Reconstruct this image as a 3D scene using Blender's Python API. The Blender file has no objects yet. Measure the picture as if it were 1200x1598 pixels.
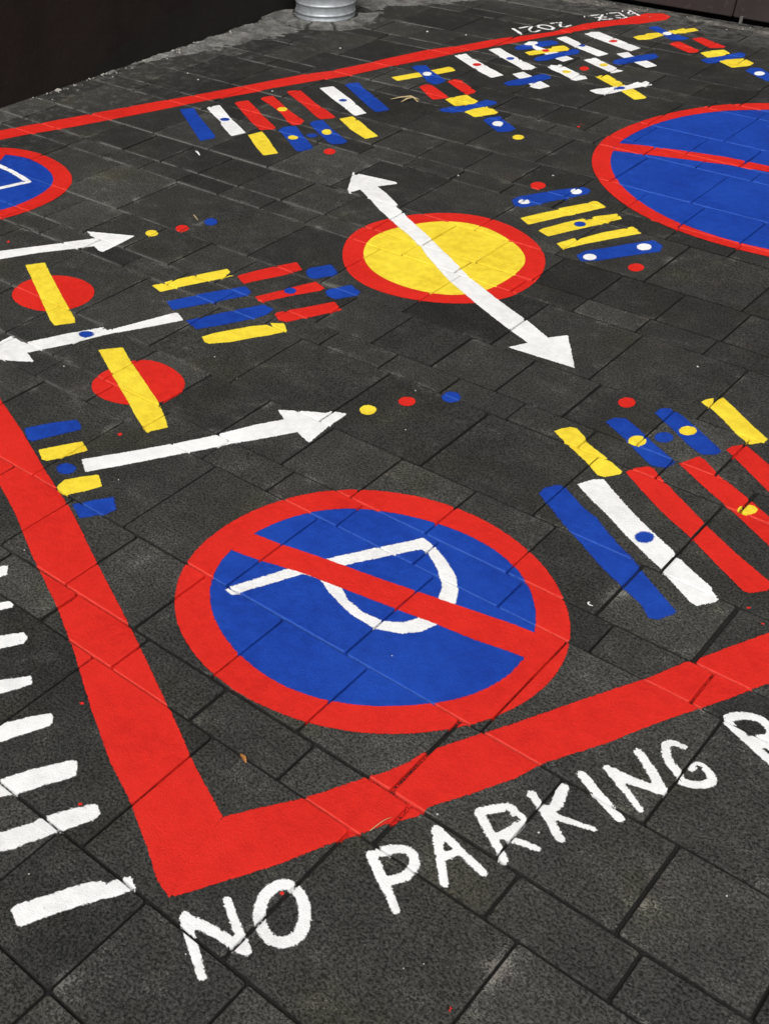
import bpy, bmesh, math, random
import numpy as np
from mathutils import Matrix, Vector, noise
from mathutils.geometry import delaunay_2d_cdt

# ------------------------------------------------------------------ camera, sky, sun, exposure
scene = bpy.context.scene
C = scene.collection
cam_data = bpy.data.cameras.new('camera')
cam = bpy.data.objects.new('camera', cam_data); C.objects.link(cam)
cam.matrix_world = Matrix(((0.725226, -0.401920, 0.559024, 0.000000),
    (0.688013, 0.453943, -0.566193, -0.735861),
    (-0.026201, 0.795233, 0.605737, 1.521347),
    (0.000000, 0.000000, 0.000000, 1.000000)))
cam_data.sensor_fit = 'HORIZONTAL'; cam_data.sensor_width = 36.0
cam_data.lens = 55.5351
# the photograph is the right-hand crop of a wider frame: its optical axis lies left of the middle
cam_data.shift_x = 0.29581; cam_data.shift_y = 0.00974
cam_data.clip_start = 0.05; cam_data.clip_end = 3000
scene.camera = cam

SUN_EL, SUN_AZ = math.radians(52), math.radians(155)       # azimuth clockwise from +y
world = bpy.data.worlds.new('World'); scene.world = world; world.use_nodes = True
wn, wl = world.node_tree.nodes, world.node_tree.links
bg = wn['Background']
sky = wn.new('ShaderNodeTexSky'); sky.sky_type = 'NISHITA'; sky.sun_disc = False
sky.sun_elevation = SUN_EL; sky.sun_rotation = SUN_AZ
sky.air_density = 1.0; sky.dust_density = 4.0; sky.ozone_density = 1.0
hs = wn.new('ShaderNodeHueSaturation'); hs.inputs['Saturation'].default_value = 0.3   # cloud cover greys the blue
wl.new(sky.outputs[0], hs.inputs['Color']); wl.new(hs.outputs[0], bg.inputs['Color'])
bg.inputs['Strength'].default_value = 0.13
sun_data = bpy.data.lights.new('sun', 'SUN'); sun_data.energy = 1.4; sun_data.angle = math.radians(25)
sun_data.color = (1.0, 0.965, 0.92)
sun = bpy.data.objects.new('sun', sun_data); C.objects.link(sun)
sun_dir = Vector((math.sin(SUN_AZ)*math.cos(SUN_EL), math.cos(SUN_AZ)*math.cos(SUN_EL), math.sin(SUN_EL)))
sun.rotation_euler = sun_dir.to_track_quat('Z', 'Y').to_euler()
scene.view_settings.view_transform = 'Standard'; scene.view_settings.look = 'None'
scene.view_settings.gamma = 1; scene.view_settings.exposure = 0.55

# ------------------------------------------------------------------ helpers
rng = random.Random(7)
def tag(o, label=None, cat=None, group=None, kind=None):
    if label: o['label'] = label
    if cat: o['category'] = cat
    if group: o['group'] = group
    if kind: o['kind'] = kind
    return o
def mesh_obj(name, verts, faces, mat=None, parent=None, loc=(0, 0, 0), smooth=False):
    me = bpy.data.meshes.new(name); me.from_pydata([tuple(v) for v in verts], [], [tuple(f) for f in faces])
    if mat: me.materials.append(mat)
    if smooth: me.polygons.foreach_set('use_smooth', [True]*len(me.polygons))
    me.update()
    o = bpy.data.objects.new(name, me); C.objects.link(o); o.location = loc
    if parent: o.parent = parent
    return o
def empty(name, loc):
    o = bpy.data.objects.new(name, None); C.objects.link(o); o.location = loc; o.empty_display_size = .1
    return o

class Nodes:
    def __init__(s, name):
        s.m = bpy.data.materials.new(name); s.m.use_nodes = True
        s.t = s.m.node_tree; s.n, s.l = s.t.nodes, s.t.links
        s.bsdf = s.n['Principled BSDF']; s.out = s.n['Material Output']
        s.pos = s.n.new('ShaderNodeNewGeometry').outputs['Position']
    def link(s, a, b): s.l.new(a, b)
    def noise(s, scale, detail=3, rough=.55, vec=None):
        t = s.n.new('ShaderNodeTexNoise'); t.inputs['Scale'].default_value = scale; t.inputs['Detail'].default_value = detail
        t.inputs['Roughness'].default_value = rough; s.link(vec or s.pos, t.inputs['Vector']); return t.outputs['Fac']
    def vor(s, scale, feature='F1', out='Distance', vec=None):
        t = s.n.new('ShaderNodeTexVoronoi'); t.feature = feature; t.inputs['Scale'].default_value = scale
        s.link(vec or s.pos, t.inputs['Vector']); return t.outputs[out]
    def attr(s, name):
        t = s.n.new('ShaderNodeAttribute'); t.attribute_name = name; return t.outputs['Fac']
    def math(s, op, a, b=None, clamp=False):
        t = s.n.new('ShaderNodeMath'); t.operation = op; t.use_clamp = clamp
        for i, v in enumerate((a, b)):
            if v is None: continue
            if hasattr(v, 'is_linked'): s.link(v, t.inputs[i])
            else: t.inputs[i].default_value = v
        return t.outputs[0]
    def ramp(s, v, a, b, lo=0., hi=1., smooth=True):
        t = s.n.new('ShaderNodeMapRange'); t.interpolation_type = 'SMOOTHSTEP' if smooth else 'LINEAR'
        s.link(v, t.inputs['Value'])
        for k, x in zip(('From Min', 'From Max', 'To Min', 'To Max'), (a, b, lo, hi)): t.inputs[k].default_value = x
        return t.outputs['Result']
    def mix(s, fac, a, b, mode='MIX'):
        t = s.n.new('ShaderNodeMix'); t.data_type = 'RGBA'; t.blend_type = mode
        fi, ai, bi = t.inputs[0], t.inputs[6], t.inputs[7]
        for sock, v in ((fi, fac), (ai, a), (bi, b)):
            if hasattr(v, 'is_linked'): s.link(v, sock)
            elif isinstance(v, tuple): sock.default_value = v + (1,)
            else: sock.default_value = v
        return t.outputs[2]
    def bump(s, height, strength, dist):
        t = s.n.new('ShaderNodeBump'); t.inputs['Strength'].default_value = strength; t.inputs['Distance'].default_value = dist
        s.link(height, t.inputs['Height']); s.link(t.outputs[0], s.bsdf.inputs['Normal'])
    def finish(s, color, rough, spec=.35, metal=0.):
        for v, k in ((color, 'Base Color'), (rough, 'Roughness')):
            if hasattr(v, 'is_linked'): s.link(v, s.bsdf.inputs[k])
            else: s.bsdf.inputs[k].default_value = (v + (1,)) if isinstance(v, tuple) else v
        s.bsdf.inputs['Specular IOR Level'].default_value = spec; s.bsdf.inputs['Metallic'].default_value = metal
        return s.m

# ------------------------------------------------------------------ materials
def paving_material():
    n = Nodes('dark_concrete_pavers')
    g1 = n.noise(205, 4, .76); g2 = n.noise(80, 4, .68); big = n.noise(2.3, 4, .6); mid = n.noise(13, 4, .65)
    tone = n.attr('tone'); edge = n.attr('worn'); jt = n.attr('joint')
    col = n.mix(n.ramp(g1, .38, .62), (.0090, .0104, .0100), (.080, .0795, .075))
    col = n.mix(n.ramp(g2, .38, .66, 0, .5), col, n.mix(n.ramp(g1, .3, .7), (.0135, .0134, .0128), (.042, .0418, .0395)))
    col = n.mix(n.ramp(n.vor(150, out='Distance'), .05, .30, .6, 0), col, n.mix(n.ramp(n.noise(75, 1), .35, .7), (.008, .008, .0075), (.15, .148, .138)))
    # pale grains exposed by wear, here and there denser along the arrises
    edge = n.math('MULTIPLY', edge, n.ramp(n.noise(7.5, 4, .65), .46, .66))
    wear = n.math('ADD', n.math('MULTIPLY', edge, .19), n.ramp(mid, .42, .74, -.06, .13))
    grains = n.ramp(n.math('ADD', n.noise(260, 3, .78), wear), .60, .74)
    col = n.mix(n.math('MULTIPLY', grains, .72), col, (.21, .205, .19))
    # brown, green and plum bloom
    col = n.mix(n.ramp(n.noise(5.1, 4), .50, .70, 0, .6), col, n.mix(1., col, (1.10, 1.04, .76), 'MULTIPLY'))
    col = n.mix(n.ramp(n.noise(6.9, 4, .5), .60, .76, 0, .5), col, n.mix(1., col, (1.14, .93, .94), 'MULTIPLY'))
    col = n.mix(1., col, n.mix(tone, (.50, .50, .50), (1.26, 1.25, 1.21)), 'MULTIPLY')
    col = n.mix(1., col, n.mix(n.ramp(big, .3, .7), (.72, .72, .73), (1.15, 1.15, 1.12)), 'MULTIPLY')
    col = n.mix(n.ramp(mid, .58, .40, 0, .35), col, n.mix(1., col, (.55, .54, .53), 'MULTIPLY'))
    # joint sand: dark, with pale dust that gathers towards the building wall
    sep = n.n.new('ShaderNodeSeparateXYZ'); n.link(n.pos, sep.inputs[0])
    dustpl = n.math('MULTIPLY', n.ramp(sep.outputs['X'], -1.2, -2.8), n.ramp(n.noise(9, 4, .6), .34, .58))
    col = n.mix(n.math('MULTIPLY', jt, .85), col, (.012, .0118, .011))
    dj = n.math('MULTIPLY', n.ramp(n.attr('dust'), .1, .9), dustpl)
    dj = n.math('MULTIPLY', dj, n.ramp(n.noise(130, 3, .7), .25, .5))
    # the dust lies mostly in the long joints, which run away from the wall
    col = n.mix(n.math('MULTIPLY', dj, .95), col, (.17, .166, .155))
    # grey scuffed dust in the strip beside the wall
    sc = n.math('MULTIPLY', n.ramp(sep.outputs['X'], -3.05, -3.75), n.ramp(n.math('ADD', n.noise(26, 5, .7), n.math('MULTIPLY', n.noise(150, 2, .7), .5)), .74, .98))
    col = n.mix(n.math('MULTIPLY', sc, .6), col, (.16, .155, .145))
    sb = n.math('MULTIPLY', n.ramp(sep.outputs['Y'], 4.62, 5.0), n.ramp(n.math('ADD', n.noise(20, 5, .7), n.math('MULTIPLY', n.noise(150, 2, .7), .5)), .62, .9))
    col = n.mix(n.math('MULTIPLY', sb, .6), col, (.15, .145, .135))
    h = n.math('ADD', n.math('MULTIPLY', g1, .6), n.math('ADD', g2, n.math('MULTIPLY', grains, .25)))
    n.bump(h, .8, .005)
    return n.finish(col, n.ramp(g1, .2, .8, .98, .8), .16)

PAINT = {  # linear colours, fray width (m), grain scale
    'R': ((.63, .0175, .0098), .0050, 380), 'B': ((.0055, .047, .350), .010, 460),
    'Y': ((.86, .69, .042), .0048, 380), 'W': ((.85, .85, .84), .0058, 330)}
def paint_material(key, name):
    colr, fray, gs = PAINT[key]
    n = Nodes(name)
    g1 = n.noise(330, 3, .65); g2 = n.noise(120, 3, .6)
    low = n.noise(5.5, 4, .6); streak = n.noise(34, 6, .72)
    dark = tuple(v*k for v, k in zip(colr, {'R': (.92, .8, .8), 'B': (.75, .82, .88), 'Y': (.9, .84, .7), 'W': (.86, .86, .86)}[key]))
    light = tuple(min(1, v*k + a) for v, k, a in zip(colr, {'R': (1.08, 1.2, 1.2), 'B': (1.4, 1.25, 1.12), 'Y': (1.05, 1.05, 1.2), 'W': (1.04, 1.04, 1.04)}[key], (0, 0, 0)))
    col = n.mix(n.ramp(low, .3, .7), dark, light)
    col = n.mix(n.ramp(streak, .36, .64), n.mix(1., col, {'R': (.94, .88, .88), 'B': (.82, .85, .87), 'Y': (.92, .88, .8), 'W': (.95, .95, .95)}[key], 'MULTIPLY'), n.mix(.5, col, light))
    # grain of the stone telling through the film; thin worn spots
    col = n.mix(n.ramp(g1, .62, .8, 0, .22), col, light)
    col = n.mix(n.ramp(g1, .40, .22, 0, {'R': .42, 'B': .55, 'Y': .40, 'W': .36}[key]), col, tuple(v*.35 + .004 for v in colr))
    col = n.mix(n.ramp(n.noise(2.6, 5, .65), .55, .78, 0, {'R': .10, 'B': .2, 'Y': .14, 'W': .08}[key]), col, tuple(v*.62 + .012 for v in colr))
    speck = n.math('MULTIPLY', n.ramp(n.noise(150, 2, .6), .70, .76), n.ramp(n.noise(8, 3), .45, .6))
    col = n.mix(n.math('MULTIPLY', speck, {'R': .5, 'B': .4, 'Y': .7, 'W': .5}[key]), col, (.05, .045, .04) if key != 'R' else (.3, .012, .01))
    if key in 'RB':   # scuffed arrises along the long joints, their highlight painted into the colour
        lit_scuff = n.math('MULTIPLY', n.attr('arris'), n.ramp(n.noise(180, 3, .7), .30, .5))
        col = n.mix(n.math('MULTIPLY', lit_scuff, .75), col, {'R': (.72, .085, .06), 'B': (.045, .13, .50)}[key])
    n.bump(n.math('ADD', n.noise(300, 4, .78), n.math('MULTIPLY', n.noise(80, 4, .68), .22)), .75, .0040)
    n.finish(col, n.ramp(g2, .3, .7, .72, .55), .22)
    # ragged edge: the film breaks up between the grains over its last few millimetres
    e = n.attr('film')
    nz = n.math('ADD', n.math('MULTIPLY', n.noise(gs, 3, .7), .75), n.math('MULTIPLY', n.noise(120, 3, .6), .25))
    a = n.ramp(n.math('ADD', e, n.math('MULTIPLY', n.math('SUBTRACT', nz, .5), 2.5)), .34, .56)
    tr = n.n.new('ShaderNodeBsdfTransparent'); mx = n.n.new('ShaderNodeMixShader')
    n.link(a, mx.inputs[0]); n.link(tr.outputs[0], mx.inputs[1]); n.link(n.bsdf.outputs[0], mx.inputs[2])
    n.link(mx.outputs[0], n.out.inputs['Surface'])
    return n.m
MAT_PAVE = paving_material()
MAT_PAINT = {k: paint_material(k, v) for k, v in {'R': 'red_paint', 'B': 'blue_paint', 'Y': 'yellow_paint', 'W': 'white_paint'}.items()}

def concrete_material(name, lo, hi, crack=0):
    n = Nodes(name)
    g = n.noise(160, 4, .65); b = n.noise(14, 4, .6)
    col = n.mix(n.ramp(g, .3, .72), lo, hi)
    col = n.mix(n.ramp(b, .35, .65, 0, .7), col, tuple(v*.45 for v in lo))
    n.bump(n.math('ADD', g, n.math('MULTIPLY', b, 2.)), .8, .006)
    return n.finish(col, .92, .25)
MAT_CEMENT = concrete_material('weathered_cement', (.085, .083, .077), (.27, .265, .245))
MAT_THRESH = concrete_material('threshold_concrete', (.06, .056, .05), (.20, .19, .165))

# ------------------------------------------------------------------ the paving: rows of three sizes of stone
# one repeat = 300 mm row, 100 mm row, 200 mm row; every row has its own run of cross joints
Y_SHIFT = {0: -.0035, 3: .006, 4: .0095, 6: .0195, 9: .018, 10: .018, 12: .0185, 15: .012, 16: .006, 18: .004, 21: .002, 22: -.001, 24: -.006, 27: .0, 28: .004, 30: .011}
ANCH = {-2: (-.767, .193), 0: (-.912, .2893), 3: (-.967, .1935), 4: (-1.201, .193), 6: (-.867, .2865), 9: (-.919, .189), 10: (-.768, .1895),
        12: (-1.103, .2785), 15: (-1.24, .182), 16: (-1.327, .1815), 18: (-1.549, .2735), 21: (-2.84, .1815), 22: (-2.105, .181), 24: (-1.685, .2725),
        28: (-1.039, .188), 30: (-1.554, .275), 34: (-1.472, .188), 36: (-1.423, .278), 42: (-2.922, .276)}
ys, kk = [], []
for mrep in range(-7, 16):
    for k, w in ((0, 3), (3, 1), (4, 2)):
        q = mrep*6 + k
        ys.append(q*.1 + Y_SHIFT.get(q, .004 if q > 30 else -.002)); kk.append((q, w))
ys.append(16*.6)
ROWS = []
for i, (q, w) in enumerate(kk):
    if q in ANCH: ax, pw = ANCH[q]
    else:
        pw = .278 if w == 3 else .186; ax = -1.4 + rng.random()*pw
    ROWS.append((ys[i], ys[i+1], ax, pw, w))
ROWY = np.array(ys)
CH = .0024         # width of the eased arris
R_C = .006         # corner radius
_pc = {}
def paver(ri, ci):
    key = (ri, ci)
    if key not in _pc:
        y0, y1, ax, pw, w = ROWS[ri]
        def edge_gap(a, b, c):
            if c == 2 and 0 <= a < len(kk) and kk[a][0] in (0, 4): return .0019
            r = random.Random((a*7919 + b*104729 + c*31) & 0xffffffff); return (.0009 if c == 1 else .0005) + .0012*r.random()**2 + (.0014 if r.random() < .14 else 0)
        r = random.Random(ri*977 + ci*131 + 5)
        x0, x1 = ax + ci*pw, ax + (ci+1)*pw
        def xj(c): return ax + c*pw + random.Random(ri*33 + c*17).uniform(-.0022, .0022)
        rect = (xj(ci) + edge_gap(ri, ci, 1), xj(ci+1) - edge_gap(ri, ci+1, 1), y0 + edge_gap(ri, 0, 2) + r.uniform(0, .0007), y1 - edge_gap(ri+1, 0, 2) - r.uniform(0, .0007))
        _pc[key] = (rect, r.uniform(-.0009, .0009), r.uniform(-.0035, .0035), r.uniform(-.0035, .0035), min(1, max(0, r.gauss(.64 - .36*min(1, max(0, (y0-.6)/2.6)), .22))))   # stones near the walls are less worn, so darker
    return _pc[key]
def locate(x, y):
    ri = int(np.searchsorted(ROWY, y, side='right')) - 1
    ri = min(max(ri, 0), len(ROWS)-1)
    y0, y1, ax, pw, w = ROWS[ri]
    return ri, math.floor((x - ax)/pw)
def sdf_in(rect, x, y):
    """distance inwards from the rounded outline of one stone"""
    cx, cy = (rect[0]+rect[1])/2, (rect[2]+rect[3])/2
    qx, qy = abs(x-cx) - ((rect[1]-rect[0])/2 - R_C), abs(y-cy) - ((rect[3]-rect[2])/2 - R_C)
    return -(math.hypot(max(qx, 0), max(qy, 0)) + min(max(qx, qy), 0) - R_C)
FLOOR = -.0085
def profile(d):
    if d <= .00005: return FLOOR, 0.
    if d < .0009: t = d/.0009; return FLOOR + (-.0016 - FLOOR)*t, t
    if d < CH: t = (d-.0009)/(CH-.0009); return -.0016*(1-t), 1.
    return 0., 1.
def plane(pv, x, y):
    rect, dz, tx, ty, tone = pv
    return dz + (x-(rect[0]+rect[1])/2)*tx + (y-(rect[2]+rect[3])/2)*ty
def height(x, y):
    ri, ci = locate(x, y); pv = paver(ri, ci)
    d = sdf_in(pv[0], x, y); z, k = profile(d)
    r = pv[0]; along = min(x-r[0], r[1]-x) > min(y-r[2], r[3]-y)       # nearest joint is a long one
    return z + k*plane(pv, x, y), d, along
def ring(rect, d, n=4):
    r = max(R_C - d, .0012); x0, x1, y0, y1 = rect[0]+d, rect[1]-d, rect[2]+d, rect[3]-d
    out = []
    for cx, cy, a0 in ((x1-r, y1-r, 0), (x0+r, y1-r, 90), (x0+r, y0+r, 180), (x1-r, y0+r, 270)):
        for k in range(n):
            a = math.radians(a0 + 90*k/(n-1)); out.append((cx + r*math.cos(a), cy + r*math.sin(a)))
    return out

def build_paving():
    V, F = [], []; tone, worn, joint, dust = [], [], [], []
    for ri, (y0, y1, ax, pw, w) in enumerate(ROWS):
        if y1 < -2.6 or y0 > 4.85: continue
        for ci in range(int((-3.95-ax)/pw)-2, int((4.2-ax)/pw)+2):
            pv = paver(ri, ci); rect = pv[0]
            if rect[0] < -3.98: continue
            base = len(V); n = 16
            for d, wn_, jn, dn in ((0, 0, 1, 1), (.0009, .5, .85, .8), (.0017, 1, .12, .5), (CH, 1, 0, .34), (.013, .45, 0, .15), (.03, 0, 0, 0)):
                for kq, (x, y) in enumerate(ring(rect, d)):
                    side = abs(math.sin(math.radians(30*(kq % 4) + 90*(kq//4))))**1.5   # 1 along the long joints, 0 along the cross joints
                    z, k = profile(d); V.append((x, y, z + k*plane(pv, x, y)))
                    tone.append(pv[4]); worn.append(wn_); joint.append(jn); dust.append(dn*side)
            for q in range(5):
                for k in range(n):
                    a, b = base+q*n+k, base+q*n+(k+1) % n; F.append((a, b, b+n, a+n))
            F.append(tuple(base+5*n+k for k in range(n)))
    # bed of jointing sand under the stones
    b = len(V); V += [(-4.1, -2.9, FLOOR+.0004), (7.0, -2.9, FLOOR+.0004), (7.0, 5.062, FLOOR+.0004), (-4.1, 5.062, FLOOR+.0004)]
    tone += [.5]*4; worn += [0]*4; joint += [1]*4; dust += [.12]*4; F.append((b, b+1, b+2, b+3))
    o = mesh_obj('paving', V, F, MAT_PAVE)
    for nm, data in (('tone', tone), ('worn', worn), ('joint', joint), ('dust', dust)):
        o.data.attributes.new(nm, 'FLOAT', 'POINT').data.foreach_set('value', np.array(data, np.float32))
    return tag(o, kind='structure')
build_paving()
n = Nodes('rough_ground'); MAT_GROUND = n.finish(n.mix(n.noise(30, 4), (.02, .02, .019), (.05, .049, .046)), .95, .2)
tag(mesh_obj('ground', [(-600, -600, -.06), (600, -600, -.06), (600, 600, -.06), (-600, 600, -.06)], [(0, 1, 2, 3)], MAT_GROUND), kind='structure')

# ------------------------------------------------------------------ paint laid over the stones
def resample(loop, step):
    out = []
    n_ = len(loop)
    for i in range(n_):
        a, b = np.array(loop[i]), np.array(loop[(i+1) % n_]); L = np.linalg.norm(b-a); k = max(1, int(round(L/step)))
        for t in range(k): out.append(a + (b-a)*t/k)
    return np.array(out)
def evenodd(P, loops):
    ins = np.zeros(len(P), bool)
    for L in loops:
        a, b = L, np.roll(L, -1, 0)
        for s in range(0, len(P), 4000):
            p = P[s:s+4000]; py = p[:, 1:2]
            c = (a[:, 1] > py) != (b[:, 1] > py)
            with np.errstate(divide='ignore', invalid='ignore'):
                xi = a[:, 0] + (py - a[:, 1])/(b[:, 1]-a[:, 1])*(b[:, 0]-a[:, 0])
            ins[s:s+4000] ^= (np.sum(c & (p[:, 0:1] < xi), 1) % 2).astype(bool)
    return ins
def seg_dist(P, A, B):
    out = np.full(len(P), 9.); D = B-A; L2 = np.maximum((D**2).sum(1), 1e-14)
    for s in range(0, len(P), 1500):
        p = P[s:s+1500]; w = p[:, None, :]-A[None]; t = np.clip((w*D).sum(2)/L2, 0, 1)
        out[s:s+1500] = np.sqrt((((w - t[..., None]*D))**2).sum(2)).min(1)
    return out
CAM_XY = np.array((0., -.7359))
def paint_mesh(name, key, level, regions, origin, parent):
    colr, fray, gs = PAINT[key]
    allp = np.concatenate([np.array(l) for r in regions for l in r]); ctr = allp.mean(0)
    dist = math.hypot(np.linalg.norm(ctr-CAM_XY), 1.52)
    far = max(1., min(dist/1.9, 3.)); step = .0042*far; fr = fray/math.sqrt(far)*(.6 if far > 1.6 and name in ('letter', 'numeral') else 1)
    amp = {'W': .0012, 'R': .0006, 'Y': .0010, 'B': .0008}[key]
    regs = []
    for r in regions:
        rr = []
        for li, l in enumerate(r):
            q = resample(l, step)
            t = np.roll(q, -1, 0)-np.roll(q, 1, 0); nn = np.stack([t[:, 1], -t[:, 0]], 1)/(np.linalg.norm(t, axis=1)[:, None]+1e-12)
            area = .5*np.sum(q[:, 0]*np.roll(q[:, 1], -1)-q[:, 1]*np.roll(q[:, 0], -1))
            sgn = (1 if area > 0 else -1)*(1 if li == 0 else -1)       # outwards from the painted area
            jit = np.array([noise.noise((x*260, y*260, level*3.1)) + .6*noise.noise((x*35, y*35, 5.5)) for x, y in q])
            q = q + nn*(sgn*fr*(.52 if key == 'B' else .42) + jit*amp/math.sqrt(far))[:, None]
            rr.append(q)
        regs.append(rr)
    A, B, inner = [], [], []
    for i, r in enumerate(regs):
        for li, q in enumerate(r):
            a, b = q, np.roll(q, -1, 0); mid = (a+b)/2; keep = np.ones(len(q), bool)
            for j, r2 in enumerate(regs):
                if j != i: keep &= ~evenodd(mid, r2)
            A.append(a[keep]); B.append(b[keep])
            t = np.roll(q, -1, 0)-np.roll(q, 1, 0); nn = np.stack([t[:, 1], -t[:, 0]], 1)/(np.linalg.norm(t, axis=1)[:, None]+1e-12)
            area = .5*np.sum(q[:, 0]*np.roll(q[:, 1], -1)-q[:, 1]*np.roll(q[:, 0], -1))
            sgn = (1 if area > 0 else -1)*(1 if li == 0 else -1)
            inner.append(q - nn*sgn*fr*1.05)
    A, B = np.concatenate(A), np.concatenate(B)
    inner = np.concatenate(inner); ins = np.zeros(len(inner), bool)
    for r in regs: ins |= evenodd(inner, r)
    inner = inner[ins]; inner = inner[seg_dist(inner, A, B) > fr*.8] if len(inner) else inner
    # a loose grid of points inside, so that the film keeps its full strength between the edges
    lo, hi = np.concatenate([q for r in regs for q in r]).min(0), np.concatenate([q for r in regs for q in r]).max(0)
    gs_ = max(.0085*far, math.sqrt((hi[0]-lo[0])*(hi[1]-lo[1])/14000))
    gx, gy = np.meshgrid(np.arange(lo[0], hi[0], gs_), np.arange(lo[1], hi[1], gs_)); grid = np.stack([gx.ravel(), gy.ravel()], 1)
    grid = grid + np.random.RandomState(1).uniform(-.25, .25, grid.shape)*gs_
    ins = np.zeros(len(grid), bool)
    for r in regs: ins |= evenodd(grid, r)
    grid = grid[ins]
    if len(grid): dg = seg_dist(grid, A, B); grid = grid[(dg > fr*.35) & (dg < max(3*fr, .04))]
    inner = np.concatenate([inner, grid])
    verts, edges = [], []
    for r in regs:
        for q in r:
            b = len(verts); verts += [Vector((x-ctr[0], y-ctr[1])) for x, y in q]; edges += [(b+i, b+(i+1) % len(q)) for i in range(len(q))]
    verts += [Vector((x-ctr[0], y-ctr[1])) for x, y in inner]
    for ri in range(locate(lo[0], lo[1]-.001)[0], locate(lo[0], hi[1]+.001)[0]+1):
        y0, y1, ax, pw, w = ROWS[ri]
        for ci in range(math.floor((lo[0]-ax)/pw), math.floor((hi[0]-ax)/pw)+1):
            rect = paver(ri, ci)[0]
            corners = np.array([(rect[a_], rect[b_]) for a_ in (0, 1) for b_ in (2, 3)] + [((rect[0]+rect[1])/2, (rect[2]+rect[3])/2)])
            if seg_dist(corners, A, B).min() > .35:
                hit = False
                for r in regs: hit |= evenodd(corners, r).any()
                if not hit: continue
            for d in (0., .0009, CH):
                rg = resample(ring(rect, d), .0075*far); b = len(verts); verts += [Vector((x-ctr[0], y-ctr[1])) for x, y in rg]
                edges += [(b+i, b+(i+1) % len(rg)) for i in range(len(rg))]
    v2, e2, f2, *_ = delaunay_2d_cdt(verts, edges, [], 0, 1e-7)
    P = np.array([(v.x, v.y) for v in v2]) + ctr
    T = np.array([f for f in f2 if len(f) == 3])
    cen = P[T].mean(1); keep = np.zeros(len(T), bool)
    for r in regs: keep |= evenodd(cen, r)
    T = T[keep]; used = np.unique(T); mp = -np.ones(len(P), int); mp[used] = np.arange(len(used)); P = P[used]; T = mp[T]
    e = np.clip(seg_dist(P, A, B)/fr, 0, 1)
    z = np.empty(len(P)); arr = np.zeros(len(P)); lift = .00035 + .00040*level
    for i, (x, y) in enumerate(P):
        h, d, along = height(x, y); z[i] = h + lift
        if d < .0003: e[i] = min(e[i], {'R': .56, 'B': .60, 'Y': .50, 'W': .36}[key] - (0 if along else {'R': .05, 'B': .05, 'Y': .12, 'W': .14}[key]) + .6*noise.noise((x*14, y*14, 1.7)))
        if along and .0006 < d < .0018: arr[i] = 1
    a_, b_, c_ = P[T[:, 0]], P[T[:, 1]], P[T[:, 2]]
    flip = ((b_-a_)[:, 0]*(c_-a_)[:, 1]-(b_-a_)[:, 1]*(c_-a_)[:, 0]) < 0
    T[flip] = T[flip][:, ::-1]
    o = mesh_obj(name, np.c_[P-np.array(origin), z], T, MAT_PAINT[key], parent, (0, 0, 0) if parent else (origin[0], origin[1], 0))
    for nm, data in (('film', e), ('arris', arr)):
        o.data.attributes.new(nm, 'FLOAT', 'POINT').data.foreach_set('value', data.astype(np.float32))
    return o
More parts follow.
